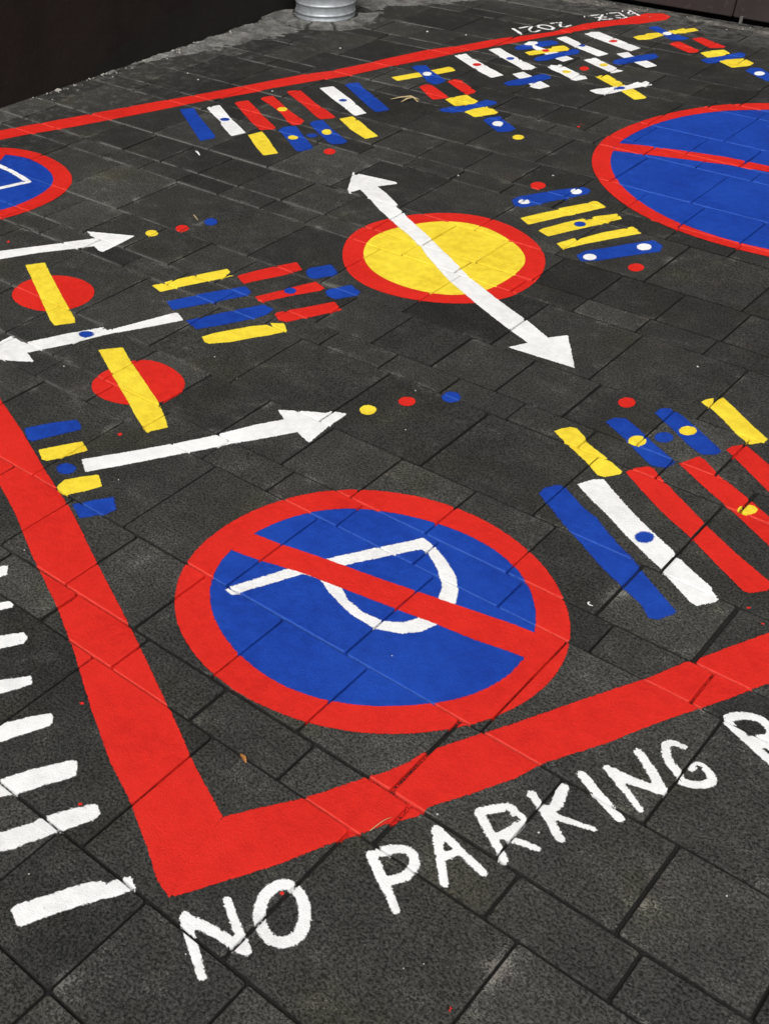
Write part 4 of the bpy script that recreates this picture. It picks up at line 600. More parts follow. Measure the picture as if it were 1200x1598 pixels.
 ('dot','Y',2,[[[-7726,16380,-7705,16317,-7698,16248,-7706,16179,-7727,16115,-7762,16062,-7805,16024,-7855,16003,-7907,16002,-7957,16021,-8001,16057,-8035,16109,-8057,16172,-8065,16242,-8057,16311,-8036,16376,-8001,16429,-7957,16468,-7907,16489,-7854,16489,-7804,16470,-7760,16432]]],None)]),
('painted_bar','right blue bar with a yellow dot in the near comb at the right edge','painted bar','bars of the comb at the right edge below the long arrow',[
 ('bar_stroke','B',1,[[[-8104,17616,-8098,17872,-7932,18079,-7547,17916,-6911,17505,-6304,17086,-6336,16854,-6596,16671,-6976,16864,-7569,17287]]],None),
 ('dot','Y',2,[[[-7061,17529,-7044,17470,-7040,17405,-7050,17340,-7074,17280,-7109,17229,-7152,17191,-7200,17170,-7249,17167,-7295,17182,-7335,17215,-7365,17262,-7383,17321,-7387,17386,-7377,17451,-7353,17513,-7318,17564,-7275,17602,-7226,17624,-7177,17626,-7130,17610,-7090,17577]]],None)]),
('painted_dot','blue dot between the two blue bars of the near comb','painted dot',None,[
 ('painted_dot','B',1,[[[-7347,16923,-7327,16861,-7322,16793,-7331,16725,-7354,16662,-7388,16609,-7432,16571,-7482,16550,-7533,16548,-7581,16565,-7624,16601,-7657,16652,-7677,16714,-7683,16782,-7674,16851,-7651,16914,-7616,16968,-7572,17007,-7522,17028,-7470,17029,-7422,17011,-7379,16974]]],None)]),
('painted_bar','left yellow bar of the near comb at the right edge','painted bar','bars of the comb at the right edge below the long arrow',[
 ('painted_bar','Y',1,[[[-9486,15371,-9418,15574,-9288,15784,-9156,15839,-8747,15544,-8716,15454,-8271,15246,-8149,15206,-7573,14882,-7570,14754,-7763,14445,-7921,14413,-8367,14735,-8959,15067]]],None)]),
('painted_bar','right yellow bar of the near comb, cut across by a paving joint','painted bar','bars of the comb at the right edge below the long arrow',[
 ('painted_bar','Y',1,[[[-7523,18817,-7466,19020,-7370,19181,-7305,19006,-7216,19341,-6891,19113,-6225,18583,-5722,18229,-5731,18070,-5956,17734,-6389,18021,-6809,18376,-7281,18710,-7357,18707]]],None)]),
('painted_bar','long blue bar at the left end of the near comb','painted bar','bars of the comb at the right edge below the long arrow',[
 ('painted_bar','B',1,[[[-8525,12979,-8527,13229,-8380,13516,-8243,13542,-7571,13117,-7203,12965,-6472,12438,-6113,12262,-5754,11991,-5266,11649,-4712,11274,-4744,11125,-4866,10848,-5005,10771,-5300,11043,-5810,11291,-6284,11519,-6950,11930,-7891,12534]]],None)]),
('painted_bar','long white bar with a blue dot in the near comb','painted bar','bars of the comb at the right edge below the long arrow',[
 ('bar_stroke','W',1,[[[-8069,13801,-8012,13958,-7897,14219,-7742,14355,-7247,14004,-6736,13646,-6341,13407,-5552,12978,-5405,12819,-5304,12819,-4954,12616,-4520,12399,-4453,12290,-4264,12167,-4279,12029,-4501,11683,-4637,11709,-5180,12067,-5490,12270,-6406,12777,-7165,13266,-7560,13471]]],None),
 ('dot','B',2,[[[-6024,13135,-6006,13079,-6001,13018,-6009,12957,-6030,12900,-6061,12852,-6101,12816,-6146,12796,-6193,12794,-6237,12809,-6276,12840,-6306,12885,-6325,12940,-6330,13001,-6323,13063,-6302,13121,-6270,13170,-6230,13206,-6184,13225,-6137,13228,-6092,13212,-6054,13180]]],None)]),
('painted_bar','long red bar without a dot next to the white bar of the near comb','painted bar','bars of the comb at the right edge below the long arrow',[
 ('painted_bar','R',1,[[[-7514,14923,-7436,15188,-7260,15441,-7123,15463,-6869,15232,-5784,14488,-5320,14168,-4567,13717,-3777,13310,-3681,13190,-3693,13002,-3906,12711,-4019,12686,-4700,13115,-5428,13589,-6277,14051,-6964,14513]]],None)]),
('painted_bar','long red bar with a yellow dot in the near comb','painted bar','bars of the comb at the right edge below the long arrow',[
 ('bar_stroke','R',1,[[[-6814,15999,-6720,16181,-6596,16559,-6427,16505,-5995,16163,-5050,15647,-4319,15198,-3195,14534,-3096,14358,-3241,13890,-3537,13966,-4202,14399,-5136,15001,-5980,15475]]],None),
 ('dot','Y',2,[[[-4842,15440,-4830,15387,-4830,15327,-4845,15265,-4871,15207,-4907,15157,-4951,15118,-4998,15094,-5046,15087,-5089,15098,-5125,15125,-5151,15167,-5164,15220,-5164,15280,-5150,15342,-5123,15401,-5086,15452,-5042,15491,-4994,15514,-4947,15521,-4903,15510,-4867,15482]]],None)]),
('painted_bar','rightmost long red bar of the near comb, cut off by the right edge','painted bar','bars of the comb at the right edge below the long arrow',[
 ('painted_bar','R',1,[[[-6248,17204,-6205,17447,-6013,17685,-5825,17575,-5316,17250,-4230,16525,-2897,15613,-2989,14986,-4916,16227,-5701,16813]]],None)]),
('painted_bar','top white bar of the left ladder, a stub at the photo edge','painted bar','white bars of the ladder left of the red border',[
 ('painted_bar','W',1,[[[-15595,3155,-15326,3602,-15287,3682,-15239,3743,-15135,3636,-15014,3521,-15079,3391,-15352,2954]]],None)]),
('painted_bar','second white bar from the top of the left ladder, crossed by a joint','painted bar','white bars of the ladder left of the red border',[
 ('painted_bar','W',1,[[[-14738,2448,-14475,2876,-14367,3057,-14280,3025,-14224,3042,-14199,2938,-14298,2725,-14560,2301]]],None)]),
('painted_bar','third white bar from the top of the left ladder, with a rounded end','painted bar','white bars of the ladder left of the red border',[
 ('painted_bar','W',1,[[[-14014,1851,-13753,2259,-13612,2456,-13488,2615,-13373,2599,-13301,2546,-13253,2418,-13359,2236,-13477,2023,-13731,1618]]],None)]),
('painted_bar','fourth white bar from the top of the left ladder, with a square end','painted bar','white bars of the ladder left of the red border',[
 ('painted_bar','W',1,[[[-13185,1020,-12866,1502,-12677,1746,-12530,1951,-12440,1886,-12344,1821,-12453,1550,-12592,1268,-12904,790]]],None)]),
('painted_bar','fifth white bar from the top of the left ladder, with a blunt round end','painted bar','white bars of the ladder left of the red border',[
 ('painted_bar','W',1,[[[-12448,180,-12050,806,-11898,1065,-11768,1297,-11577,1552,-11477,1526,-11390,1436,-11371,1339,-11479,1089,-11569,875,-11712,517,-12067,-126]]],None)]),
('painted_bar','sixth white bar from the top of the left ladder, above the jointed one','painted bar','white bars of the ladder left of the red border',[
 ('painted_bar','W',1,[[[-11451,-667,-11101,-5,-10906,430,-10778,658,-10514,1084,-10448,1125,-10319,1018,-10225,900,-10270,767,-10460,413,-10628,44,-10814,-249,-11142,-916]]],None)]),
('painted_bar','seventh white bar of the left ladder, cut by a dark joint, above the last bar','painted bar','white bars of the ladder left of the red border',[
 ('painted_bar','W',1,[[[-10578,-1326,-10279,-706,-10157,-455,-10038,-244,-10016,-128,-9907,143,-9738,453,-9583,687,-9514,715,-9353,606,-9353,464,-9480,162,-9638,-150,-9671,-280,-9800,-546,-9881,-784,-9992,-951,-10304,-1547]]],None)]),
('painted_bar','lowest white bar of the left ladder, whole, beside the letter N','painted bar','white bars of the ladder left of the red border',[
 ('painted_bar','W',1,[[[-9085,-1509,-9075,-1401,-8961,-1162,-8825,-896,-8701,-661,-8592,-453,-8458,-269,-8345,-243,-8333,-165,-8260,-32,-8174,98,-8069,51,-7961,-4,-8051,-264,-8244,-566,-8409,-891,-8540,-1158,-8654,-1394,-8746,-1605,-8826,-1639]]],None)]),
('painted_lettering','white brushed NO PARKING lettering along the near red border','lettering',None,[
 ('letter','W',1,[[[-7039,217,-6665,-63,-6224,-367,-6195,-410,-6204,-461,-6248,-491,-6299,-481,-6755,-194,-7144,69,-7181,128,-7165,196,-7106,233]],[[-7061,221,-6638,325,-6124,394,-6057,376,-6022,315,-6040,248,-6100,213,-6605,146,-7017,44,-7086,55,-7128,111,-7117,179]],[[-6795,823,-6376,585,-6031,388,-5990,332,-6002,263,-6058,222,-6127,234,-6457,453,-6861,714,-6890,753,-6883,801,-6844,830]]],None),
 ('letter','W',1,[[[-6448,1619,-6492,1550,-6526,1469,-6550,1379,-6560,1287,-6550,1196,-6526,1107,-6495,1025,-6460,951,-6422,885,-6379,826,-6329,771,-6271,722,-6203,680,-6129,644,-6049,616,-5968,603,-5888,608,-5813,631,-5743,668,-5685,722,-5639,787,-5606,863,-5586,948,-5583,1037,-5600,1128,-5633,1217,-5674,1302,-5720,1380,-5774,1449,-5833,1510,-5895,1564,-5955,1608,-6016,1643,-6077,1669,-6138,1686,-6195,1695,-6251,1699,-6315,1694,-6385,1670],[-6302,1495,-6322,1462,-6346,1407,-6362,1345,-6368,1287,-6362,1232,-6344,1165,-6319,1099,-6290,1039,-6262,989,-6231,946,-6197,909,-6159,878,-6111,848,-6055,820,-6001,800,-5958,793,-5922,796,-5885,807,-5853,824,-5829,846,-5807,879,-5788,923,-5776,974,-5773,1023,-5784,1076,-5809,1143,-5842,1212,-5878,1272,-5918,1323,-5965,1372,-6015,1414,-6061,1448,-6102,1473,-6141,1489,-6178,1500,-6215,1505,-6251,1507,-6279,1506,-6293,1502]]],None),
 ('letter','W',1,[[[-5665,2952,-5284,2672,-5056,2522,-4850,2358,-4825,2316,-4837,2268,-4879,2243,-4926,2255,-5137,2402,-5375,2536,-5770,2803,-5807,2862,-5792,2930,-5733,2967]],[[-5768,2927,-5750,2970,-5723,3034,-5688,3107,-5645,3176,-5597,3236,-5541,3293,-5480,3345,-5412,3383,-5336,3396,-5266,3387,-5206,3363,-5154,3330,-5110,3287,-5077,3235,-5053,3180,-5037,3123,-5028,3064,-5025,3001,-5029,2936,-5042,2869,-5070,2800,-5106,2735,-5139,2681,-5162,2645,-5215,2606,-5280,2616,-5319,2670,-5309,2735,-5286,2772,-5255,2823,-5226,2875,-5208,2919,-5200,2958,-5197,3003,-5200,3047,-5206,3086,-5216,3121,-5230,3154,-5246,3179,-5262,3195,-5284,3209,-5310,3220,-5334,3223,-5351,3221,-5380,3204,-5423,3168,-5467,3121,-5504,3075,-5536,3025,-5565,2963,-5591,2902,-5610,2859,-5657,2813,-5723,2814,-5769,2861]]],None),
 ('letter','W',1,[[[-5191,4004,-4870,3592,-4557,3204,-4542,3158,-4565,3115,-4611,3100,-4654,3123,-4983,3500,-5318,3901,-5336,3962,-5306,4017,-5246,4034]],[[-5215,4032,-4803,3928,-4282,3808,-4236,3775,-4227,3720,-4260,3675,-4314,3666,-4837,3786,-5251,3891,-5295,3924,-5303,3979,-5270,4024]],[[-4941,3612,-4856,3807,-4816,3845,-4760,3844,-4721,3804,-4722,3749,-4807,3554,-4847,3515,-4903,3516,-4942,3556]]],None),
 ('letter','W',1,[[[-4883,4739,-4450,4434,-4138,4206,-4110,4161,-4121,4110,-4166,4081,-4218,4093,-4538,4306,-4980,4596,-5017,4652,-5003,4716,-4948,4753]],[[-5005,4731,-4978,4774,-4940,4837,-4896,4908,-4852,4969,-4811,5022,-4768,5073,-4719,5120,-4656,5158,-4577,5164,-4517,5143,-4481,5123,-4465,5115,-4459,5116,-4435,5118,-4383,5111,-4327,5073,-4298,5024,-4280,4974,-4269,4919,-4264,4860,-4267,4798,-4275,4732,-4288,4667,-4305,4604,-4330,4545,-4360,4492,-4387,4450,-4404,4422,-4457,4384,-4523,4394,-4561,4448,-4551,4513,-4533,4542,-4509,4580,-4486,4621,-4469,4660,-4457,4706,-4446,4760,-4439,4813,-4437,4858,-4440,4895,-4447,4929,-4456,4954,-4458,4960,-4441,4948,-4433,4945,-4461,4943,-4511,4948,-4558,4968,-4590,4986,-4604,4993,-4599,4995,-4611,4985,-4641,4956,-4677,4913,-4713,4867,-4752,4812,-4793,4746,-4831,4684,-4857,4641,-4911,4602,-4976,4612,-5015,4665]],[[-4489,4586,-4299,4639,-4107,4693,-3924,4725,-3881,4717,-3856,4681,-3863,4638,-3899,4613,-4073,4567,-4253,4499,-4438,4430,-4500,4435,-4541,4482,-4536,4545]]],None),
 ('letter','W',1,[[[-4474,5623,-4138,5447,-3704,5140,-3672,5090,-3685,5032,-3736,5000,-3794,5013,-4221,5315,-4546,5485,-4584,5531,-4579,5590,-4533,5628]],[[-4115,6049,-4029,5703,-4041,5392,-4070,5329,-4136,5305,-4199,5334,-4223,5399,-4210,5683,-4291,6005,-4281,6073,-4225,6115,-4156,6105]],[[-4097,5465,-3811,5538,-3468,5636,-3433,5634,-3410,5607,-3412,5572,-3439,5548,-3772,5421,-4051,5318,-4110,5323,-4148,5368,-4143,5427]]],None),
 ('letter','W',1,[[[-4065,6534,-3685,6335,-3231,6132,-3185,6084,-3187,6018,-3235,5972,-3301,5974,-3760,6179,-4145,6380,-4187,6431,-4181,6497,-4131,6539]]],None),
 ('letter','W',1,[[[-3823,6931,-3448,6712,-3057,6463,-3031,6428,-3038,6384,-3073,6358,-3116,6365,-3517,6591,-3901,6787,-3941,6836,-3934,6898,-3885,6938]],[[-3827,6944,-3461,6964,-3057,7077,-2987,7069,-2945,7014,-2953,6945,-3008,6902,-3430,6785,-3816,6762,-3882,6785,-3913,6848,-3890,6914]],[[-3603,7594,-3291,7378,-2944,7092,-2912,7030,-2933,6964,-2995,6931,-3061,6953,-3398,7242,-3698,7460,-3731,7513,-3717,7574,-3664,7608]]],None),
 ('letter','W',1,[[[-3149,8071,-3174,8066,-3209,8061,-3242,8053,-3266,8044,-3285,8032,-3303,8018,-3313,8006,-3316,7998,-3316,7990,-3314,7976,-3307,7954,-3290,7922,-3262,7877,-3224,7822,-3180,7768,-3137,7724,-3084,7686,-3019,7648,-2955,7614,-2910,7590,-2869,7538,-2876,7472,-2928,7431,-2994,7439,-3038,7465,-3103,7503,-3177,7549,-3245,7603,-3302,7664,-3351,7730,-3393,7794,-3425,7851,-3446,7901,-3459,7950,-3460,7998,-3450,8045,-3425,8089,-3391,8122,-3356,8146,-3318,8165,-3274,8178,-3229,8185,-3190,8189,-3165,8191,-3121,8179,-3097,8139,-3109,8095]],[[-2878,7498,-2852,7504,-2818,7513,-2785,7523,-2759,7535,-2733,7552,-2704,7574,-2678,7598,-2654,7625,-2630,7656,-2609,7687,-2597,7712,-2593,7725,-2597,7741,-2611,7768,-2633,7797,-2659,7821,-2695,7845,-2741,7867,-2780,7879,-2780,7885,-2776,7885,-2786,7844,-2795,7790,-2802,7750,-2827,7709,-2875,7697,-2916,7722,-2928,7770,-2923,7808,-2916,7869,-2899,7939,-2846,8005,-2763,8017,-2693,8000,-2628,7971,-2573,7939,-2527,7900,-2487,7853,-2456,7799,-2439,7736,-2446,7669,-2468,7613,-2496,7566,-2524,7525,-2556,7485,-2592,7448,-2630,7416,-2671,7386,-2717,7362,-2764,7344,-2801,7332,-2825,7324,-2895,7331,-2939,7385,-2932,7454]]],None),
 ('letter','W',1,[[[-2810,9236,-2491,9101,-2066,8918,-1783,8808,-1736,8762,-1734,8696,-1780,8648,-1846,8647,-2132,8758,-2559,8942,-2877,9077,-2924,9124,-2923,9190,-2876,9237]],[[-2958,9321,-2937,9352,-2906,9400,-2864,9457,-2816,9509,-2762,9556,-2701,9602,-2632,9644,-2554,9672,-2472,9676,-2397,9661,-2332,9639,-2276,9613,-2225,9581,-2180,9542,-2141,9495,-2114,9440,-2104,9380,-2109,9322,-2125,9268,-2149,9213,-2187,9153,-2235,9091,-2279,9037,-2309,9000,-2370,8966,-2437,8986,-2470,9047,-2450,9114,-2420,9151,-2377,9204,-2336,9258,-2309,9301,-2295,9332,-2287,9357,-2285,9373,-2287,9383,-2294,9396,-2309,9414,-2332,9434,-2361,9452,-2400,9470,-2445,9486,-2487,9494,-2518,9494,-2553,9480,-2599,9452,-2647,9415,-2689,9379,-2724,9341,-2756,9297,-2785,9253,-2806,9220,-2864,9181,-2932,9195,-2971,9253]],[[-2257,9195,-2084,9196,-1795,9208,-1730,9184,-1701,9121,-1724,9055,-1788,9026,-2079,9014,-2257,9013,-2321,9040,-2348,9104,-2321,9168]]],None)]),
('painted_lettering','small white hand lettered signature upside down beyond the far red line','lettering',None,[
 ('letter','W',2,[[[-25608,48059,-25418,48373,-25145,48658,-24943,48123,-24785,47628,-24789,47578,-24827,47546,-24877,47550,-24909,47588,-25066,48081,-25217,48550,-25308,48303,-25497,47992,-25537,47963,-25586,47970,-25615,48010]],[[-25217,48005,-24913,48337,-24867,48357,-24821,48340,-24800,48295,-24817,48249,-25122,47917,-25167,47896,-25213,47913,-25234,47958]],[[-24845,47853,-24556,48212,-24513,48236,-24465,48222,-24441,48178,-24455,48131,-24743,47771,-24787,47748,-24835,47761,-24859,47805]],[[-25635,47823,-25604,47750,-25594,47697,-25609,47685,-25644,47719,-25685,47784,-25717,47858,-25727,47911,-25711,47923,-25676,47889]],[[-25042,48837,-25020,48780,-25016,48737,-25031,48726,-25060,48749,-25092,48798,-25114,48855,-25118,48898,-25103,48910,-25074,48887]]],None),
 ('letter','W',2,[[[-25057,49043,-24771,49422,-24367,49096,-24085,48872,-24061,48828,-24075,48780,-24119,48756,-24166,48770,-24450,48996,-24763,49292,-24950,48970,-24991,48943,-25040,48953,-25067,48994]],[[-24637,48794,-24463,49012,-24428,49031,-24390,49020,-24371,48985,-24382,48947,-24556,48729,-24591,48710,-24629,48721,-24649,48756]],[[-24452,48524,-24320,48667,-24284,48684,-24247,48670,-24230,48634,-24244,48596,-24376,48453,-24412,48437,-24449,48450,-24466,48487]],[[-24231,48602,-24148,48858,-24123,48888,-24083,48891,-24053,48865,-24049,48826,-24132,48570,-24158,48539,-24197,48536,-24228,48562]],[[-24694,49696,-24664,49619,-24658,49562,-24678,49546,-24716,49579,-24758,49646,-24788,49723,-24794,49781,-24774,49796,-24736,49763]]],None),
 ('letter','W',2,[[[-24506,50048,-24123,49777,-23781,49523,-23756,49480,-23768,49432,-23811,49407,-23859,49419,-24199,49672,-24581,49942,-24608,49984,-24597,50033,-24555,50059]],[[-24408,49929,-24322,49518,-24231,49442,-24182,49650,-24157,49680,-24118,49684,-24087,49659,-24083,49619,-24179,49352,-24415,49472,-24510,49908,-24503,49947,-24470,49969,-24431,49962]]],None)]),
('painted_lettering','small white year 2021 upside down beyond the far red line','lettering',None,[
 ('numeral','W',2,[[[-27138,44122,-26783,43872,-26407,43581,-26377,43529,-26393,43471,-26445,43442,-26503,43457,-26876,43747,-27228,43995,-27260,44045,-27247,44103,-27196,44135]]],None),
 ('numeral','W',2,[[[-27051,44362,-26932,44696,-26692,44987,-26499,44440,-26331,44194,-26226,44250,-26207,44545,-26184,44589,-26137,44604,-26093,44581,-26077,44534,-26112,44188,-26389,44077,-26617,44385,-26775,44887,-26812,44644,-26929,44318,-26962,44282,-27012,44279,-27049,44313]]],None),
 ('numeral','W',2,[[[-26592,45097,-26604,45175,-26592,45251,-26564,45321,-26524,45379,-26474,45426,-26411,45461,-26344,45483,-26274,45494,-26200,45492,-26126,45477,-26052,45454,-25981,45422,-25912,45382,-25840,45331,-25777,45273,-25731,45207,-25715,45133,-25726,45063,-25755,45001,-25795,44950,-25845,44910,-25906,44879,-25974,44860,-26043,44848,-26119,44848,-26199,44857,-26279,44874,-26354,44899,-26423,44934,-26491,44978,-26549,45031],[-26470,45145,-26474,45173,-26466,45215,-26448,45261,-26426,45295,-26398,45320,-26359,45341,-26314,45357,-26266,45364,-26216,45362,-26158,45351,-26098,45332,-26041,45306,-25982,45272,-25922,45229,-25873,45185,-25849,45153,-25845,45131,-25850,45101,-25865,45069,-25887,45042,-25915,45020,-25954,45001,-26002,44986,-26053,44978,-26111,44978,-26179,44985,-26245,45000,-26304,45019,-26359,45046,-26411,45080,-26451,45117]]],None),
 ('numeral','W',2,[[[-26329,45855,-26226,46139,-26017,46381,-25780,45864,-25632,45667,-25540,45747,-25522,46129,-25501,46174,-25454,46191,-25409,46169,-25392,46123,-25418,45702,-25669,45542,-25894,45800,-26102,46282,-26106,46089,-26207,45810,-26241,45774,-26290,45772,-26327,45805]]],None)]),
('paint_splash','tiny red paint splash between the white cluster and the right roundel','paint splash','stray red paint splashes',[
 ('paint_splash','R',1,[[[-18767,34289,-18738,34225,-18754,34188,-18763,34150,-18794,34131,-18842,34178,-18851,34252,-18864,34298,-18851,34321,-18840,34356,-18806,34311]],[[-18733,34510,-18725,34473,-18743,34466,-18765,34497,-18766,34531,-18745,34527]],[[-18875,34581,-18867,34543,-18885,34537,-18908,34568,-18909,34602,-18887,34598]]],None)]),
('paint_splash','red paint splash just below the second red disc','paint splash','stray red paint splashes',[
 ('paint_splash','R',1,[[[-16910,8705,-16912,8669,-16890,8636,-16918,8622,-16944,8610,-16975,8626,-17013,8644,-17014,8680,-16995,8700,-16981,8728,-16944,8734]],[[-17082,8700,-17075,8678,-17092,8668,-17113,8681,-17114,8702,-17093,8707]],[[-16917,8731,-16911,8709,-16928,8699,-16949,8712,-16949,8734,-16928,8738]]],None)]),
('paint_splash','red paint splash between the left ladder and the red border','paint splash','stray red paint splashes',[
 ('paint_splash','R',1,[[[-11310,2130,-11305,2107,-11302,2084,-11319,2066,-11343,2068,-11358,2077,-11380,2081,-11382,2101,-11370,2117,-11354,2124,-11336,2129]],[[-11420,2054,-11418,2043,-11428,2035,-11440,2041,-11438,2053,-11426,2057]],[[-11451,2189,-11449,2177,-11460,2169,-11471,2175,-11470,2187,-11457,2192]]],None)]),
('paint_splash','red paint splash touching the top of the seventh ladder bar','paint splash','stray red paint splashes',[
 ('paint_splash','R',1,[[[-9705,565,-9700,540,-9712,520,-9725,505,-9743,493,-9761,502,-9773,514,-9784,530,-9766,545,-9755,564,-9733,564]],[[-9634,535,-9632,522,-9644,514,-9656,519,-9654,533,-9640,538]],[[-9614,525,-9612,511,-9624,503,-9636,509,-9634,522,-9620,528]]],None)]),
('paint_splash','red paint splash inside the letter O','paint splash','stray red paint splashes',[
 ('paint_splash','R',1,[[[-6271,1433,-6259,1419,-6271,1399,-6281,1380,-6301,1378,-6318,1379,-6321,1397,-6325,1411,-6329,1437,-6302,1437,-6282,1449]],[[-6192,1423,-6191,1410,-6203,1402,-6212,1408,-6209,1421,-6197,1426]],[[-6207,1553,-6206,1540,-6217,1532,-6227,1538,-6224,1551,-6212,1556]]],None)]),
('paint_splash','faint red splash above the thin left arrow','paint splash','stray red paint splashes',[
 ('paint_splash','R',1,[[[-27173,14100,-27151,14074,-27139,14044,-27155,14027,-27185,14026,-27218,14038,-27263,14058,-27265,14093,-27298,14145,-27253,14152,-27205,14138]],[[-27119,13915,-27106,13891,-27124,13881,-27152,13898,-27157,13921,-27133,13924]],[[-26933,13849,-26921,13825,-26939,13816,-26966,13832,-26971,13855,-26947,13858]]],None)]),
('paint_splash','red splash below the red bars at the right edge','paint splash','stray red paint splashes',[
 ('paint_splash','R',1,[[[-3730,12299,-3727,12276,-3734,12255,-3744,12236,-3760,12239,-3770,12252,-3779,12266,-3773,12284,-3767,12297,-3758,12316,-3742,12314]],[[-3774,12251,-3774,12239,-3782,12233,-3789,12242,-3786,12254,-3777,12255]],[[-3723,12306,-3724,12294,-3732,12289,-3738,12297,-3735,12309,-3727,12311]]],None)]),
('paint_splash','red splash above the near red border at the right edge','paint splash','stray red paint splashes',[
 ('paint_splash','R',1,[[[-3363,12027,-3364,12006,-3368,11990,-3379,11983,-3388,11982,-3396,11990,-3411,11995,-3407,12016,-3395,12025,-3387,12036,-3378,12026]],[[-3379,12080,-3379,12069,-3386,12064,-3392,12072,-3389,12083,-3382,12084]],[[-3338,11878,-3338,11867,-3345,11862,-3351,11869,-3348,11880,-3341,11882]]],None)]),
('paint_splash','red paint splash at the bottom edge of the photo','paint splash','stray red paint splashes',[
 ('paint_splash','R',1,[[[-3446,1544,-3435,1532,-3436,1509,-3457,1499,-3472,1500,-3482,1503,-3488,1511,-3504,1525,-3486,1543,-3470,1561,-3457,1549]],[[-3459,1619,-3459,1607,-3469,1600,-3477,1606,-3473,1617,-3463,1622]],[[-3447,1483,-3448,1471,-3458,1464,-3465,1469,-3462,1481,-3451,1486]]],None)]),
]
for name, label, cat, grp, parts in MARKS:
    dec = [(n_, c_, l_, [[np.array(q, float).reshape(-1, 2)*1e-4 for q in r] for r in regs], lab) for n_, c_, l_, regs, lab in parts]
    pts = np.concatenate([q for d in dec for r in d[3] for q in r]); org = tuple(pts.mean(0))
    if len(dec) == 1:
        n_, c_, l_, regs, lab = dec[0]; o = paint_mesh(n_, c_, l_, regs, org, None)
    else:
        o = empty(name, (org[0], org[1], 0))
        for n_, c_, l_, regs, lab in dec:
            ch = paint_mesh(n_, c_, l_, regs, org, o)
            if lab: ch['label'] = lab
    tag(o, label, cat, grp)

# ------------------------------------------------------------------ cement strip along the wall, patch round the drum
def ragged_slab(name, outline, mat, top, feather, step=.012):
    """a thin skin of cement on a fine grid, thinning out unevenly towards its outline"""
    o_ = np.array(outline, float); lo, hi = o_.min(0), o_.max(0)
    nx, ny = int((hi[0]-lo[0])/step)+1, int((hi[1]-lo[1])/step)+1
    X, Y = np.meshgrid(lo[0]+np.arange(nx)*step, lo[1]+np.arange(ny)*step, indexing='ij'); P = np.stack([X.ravel(), Y.ravel()], 1)
    ins = evenodd(P, [o_]); d = seg_dist(P, o_, np.roll(o_, -1, 0))*np.where(ins, 1, -1)
    V = []
    for (x, y), dd in zip(P, d):
        k = min(1, max(-.6, dd/feather + .9*noise.noise((x*14, y*14, 2)) + .6*noise.noise((x*45, y*45, 7))))
        V.append((x, y, -.004 + (.004 + top(x, y))*k + .0022*noise.noise((x*28, y*28, 1)) + .0016*noise.noise((x*80, y*80, 1))))
    F = [(i*ny+j, (i+1)*ny+j, (i+1)*ny+j+1, i*ny+j+1) for i in range(nx-1) for j in range(ny-1) if max(V[i*ny+j][2], V[(i+1)*ny+j+1][2]) > -.006]
    return tag(mesh_obj(name, V, F, mat), kind='structure')
strip = [(-3.72, 2.8), (-3.69, 2.85), (-3.66, 3.0), (-3.61, 3.15), (-3.55, 3.35), (-3.49, 3.55), (-3.45, 3.62), (-3.46, 3.70),
         (-3.40, 3.79), (-3.31, 3.86), (-3.26, 3.96), (-3.24, 4.07), (-3.27, 4.18), (-3.33, 4.28), (-3.35, 4.36), (-3.21, 4.50), (-3.09, 4.72), (-3.05, 4.99), (-3.72, 4.99)]
ragged_slab('cement_strip', strip, MAT_CEMENT, lambda x, y: -.012 if math.hypot(x+3.512, y-4.06) < .245 else .003 + .007*max(0, min(1, (-3.52-x)/.15)), .06)
lip = [(-3.72, 4.99), (-3.2, 4.985), (-2.6, 4.975), (-2.4, 5.01), (-2.25, 5.02), (-2.05, 4.995), (-1.9, 4.985), (-1.5, 4.98), (0, 4.97), (2.5, 4.97), (2.5, 5.063), (-3.72, 5.063)]
ragged_slab('threshold', lip, MAT_THRESH, lambda x, y: .006, .03, .012)
# slabs of broken cement left round the foot of the drum
def chunk(outline, h):
    q = resample(np.array(outline, float), .012)
    q = [(x + .004*noise.noise((x*60, y*60, 2)), y + .004*noise.noise((x*60, y*60, 8))) for x, y in q]; n_ = len(q)
    V = [(x, y, -.002) for x, y in q]; cx, cy = np.mean(q, 0)
    V += [(cx + (x-cx)*.97, cy + (y-cy)*.97, h*(.8+.3*noise.noise((x*50, y*50, 4)))) for x, y in q] + [(cx, cy, h)]
    F = [(i, (i+1) % n_, n_+(i+1) % n_, n_+i) for i in range(n_)] + [(n_+i, n_+(i+1) % n_, 2*n_) for i in range(n_)]
    return V, F
BX, BY, BR = -3.512, 4.060, .138
def ring_piece(a0, a1, r0, r1):
    A = np.radians(np.linspace(a0, a1, 6)); return [(BX+r1*math.cos(a), BY+r1*math.sin(a)) for a in A] + [(BX+r0*math.cos(a), BY+r0*math.sin(a)) for a in A[::-1]]
pieces = [(196, 238, .152, .31, 'pale broken cement slab left of the drum foot'), (243, 261, .15, .24, 'small cement piece in front of the drum foot, leftmost'),
          (265, 284, .152, .232, 'cement piece at the middle of the front of the drum foot'), (289, 316, .148, .245, 'dark cement piece at the front right of the drum foot'),
          (320, 351, .15, .258, 'worn cement piece at the right of the drum foot'), (355, 400, .155, .25, 'cement piece behind the right side of the drum')]
for a0, a1, r0, r1, lb in pieces:
    V, F = chunk(ring_piece(a0, a1, r0, r1), .013 + .005*rng.random())
    ox, oy = V[-1][0], V[-1][1]
    o = mesh_obj('cement_slab', [(x-ox, y-oy, z+.002) for x, y, z in V], F, MAT_CEMENT, loc=(ox, oy, 0))
    tag(o, lb, 'cement slab', 'broken cement round the drum')

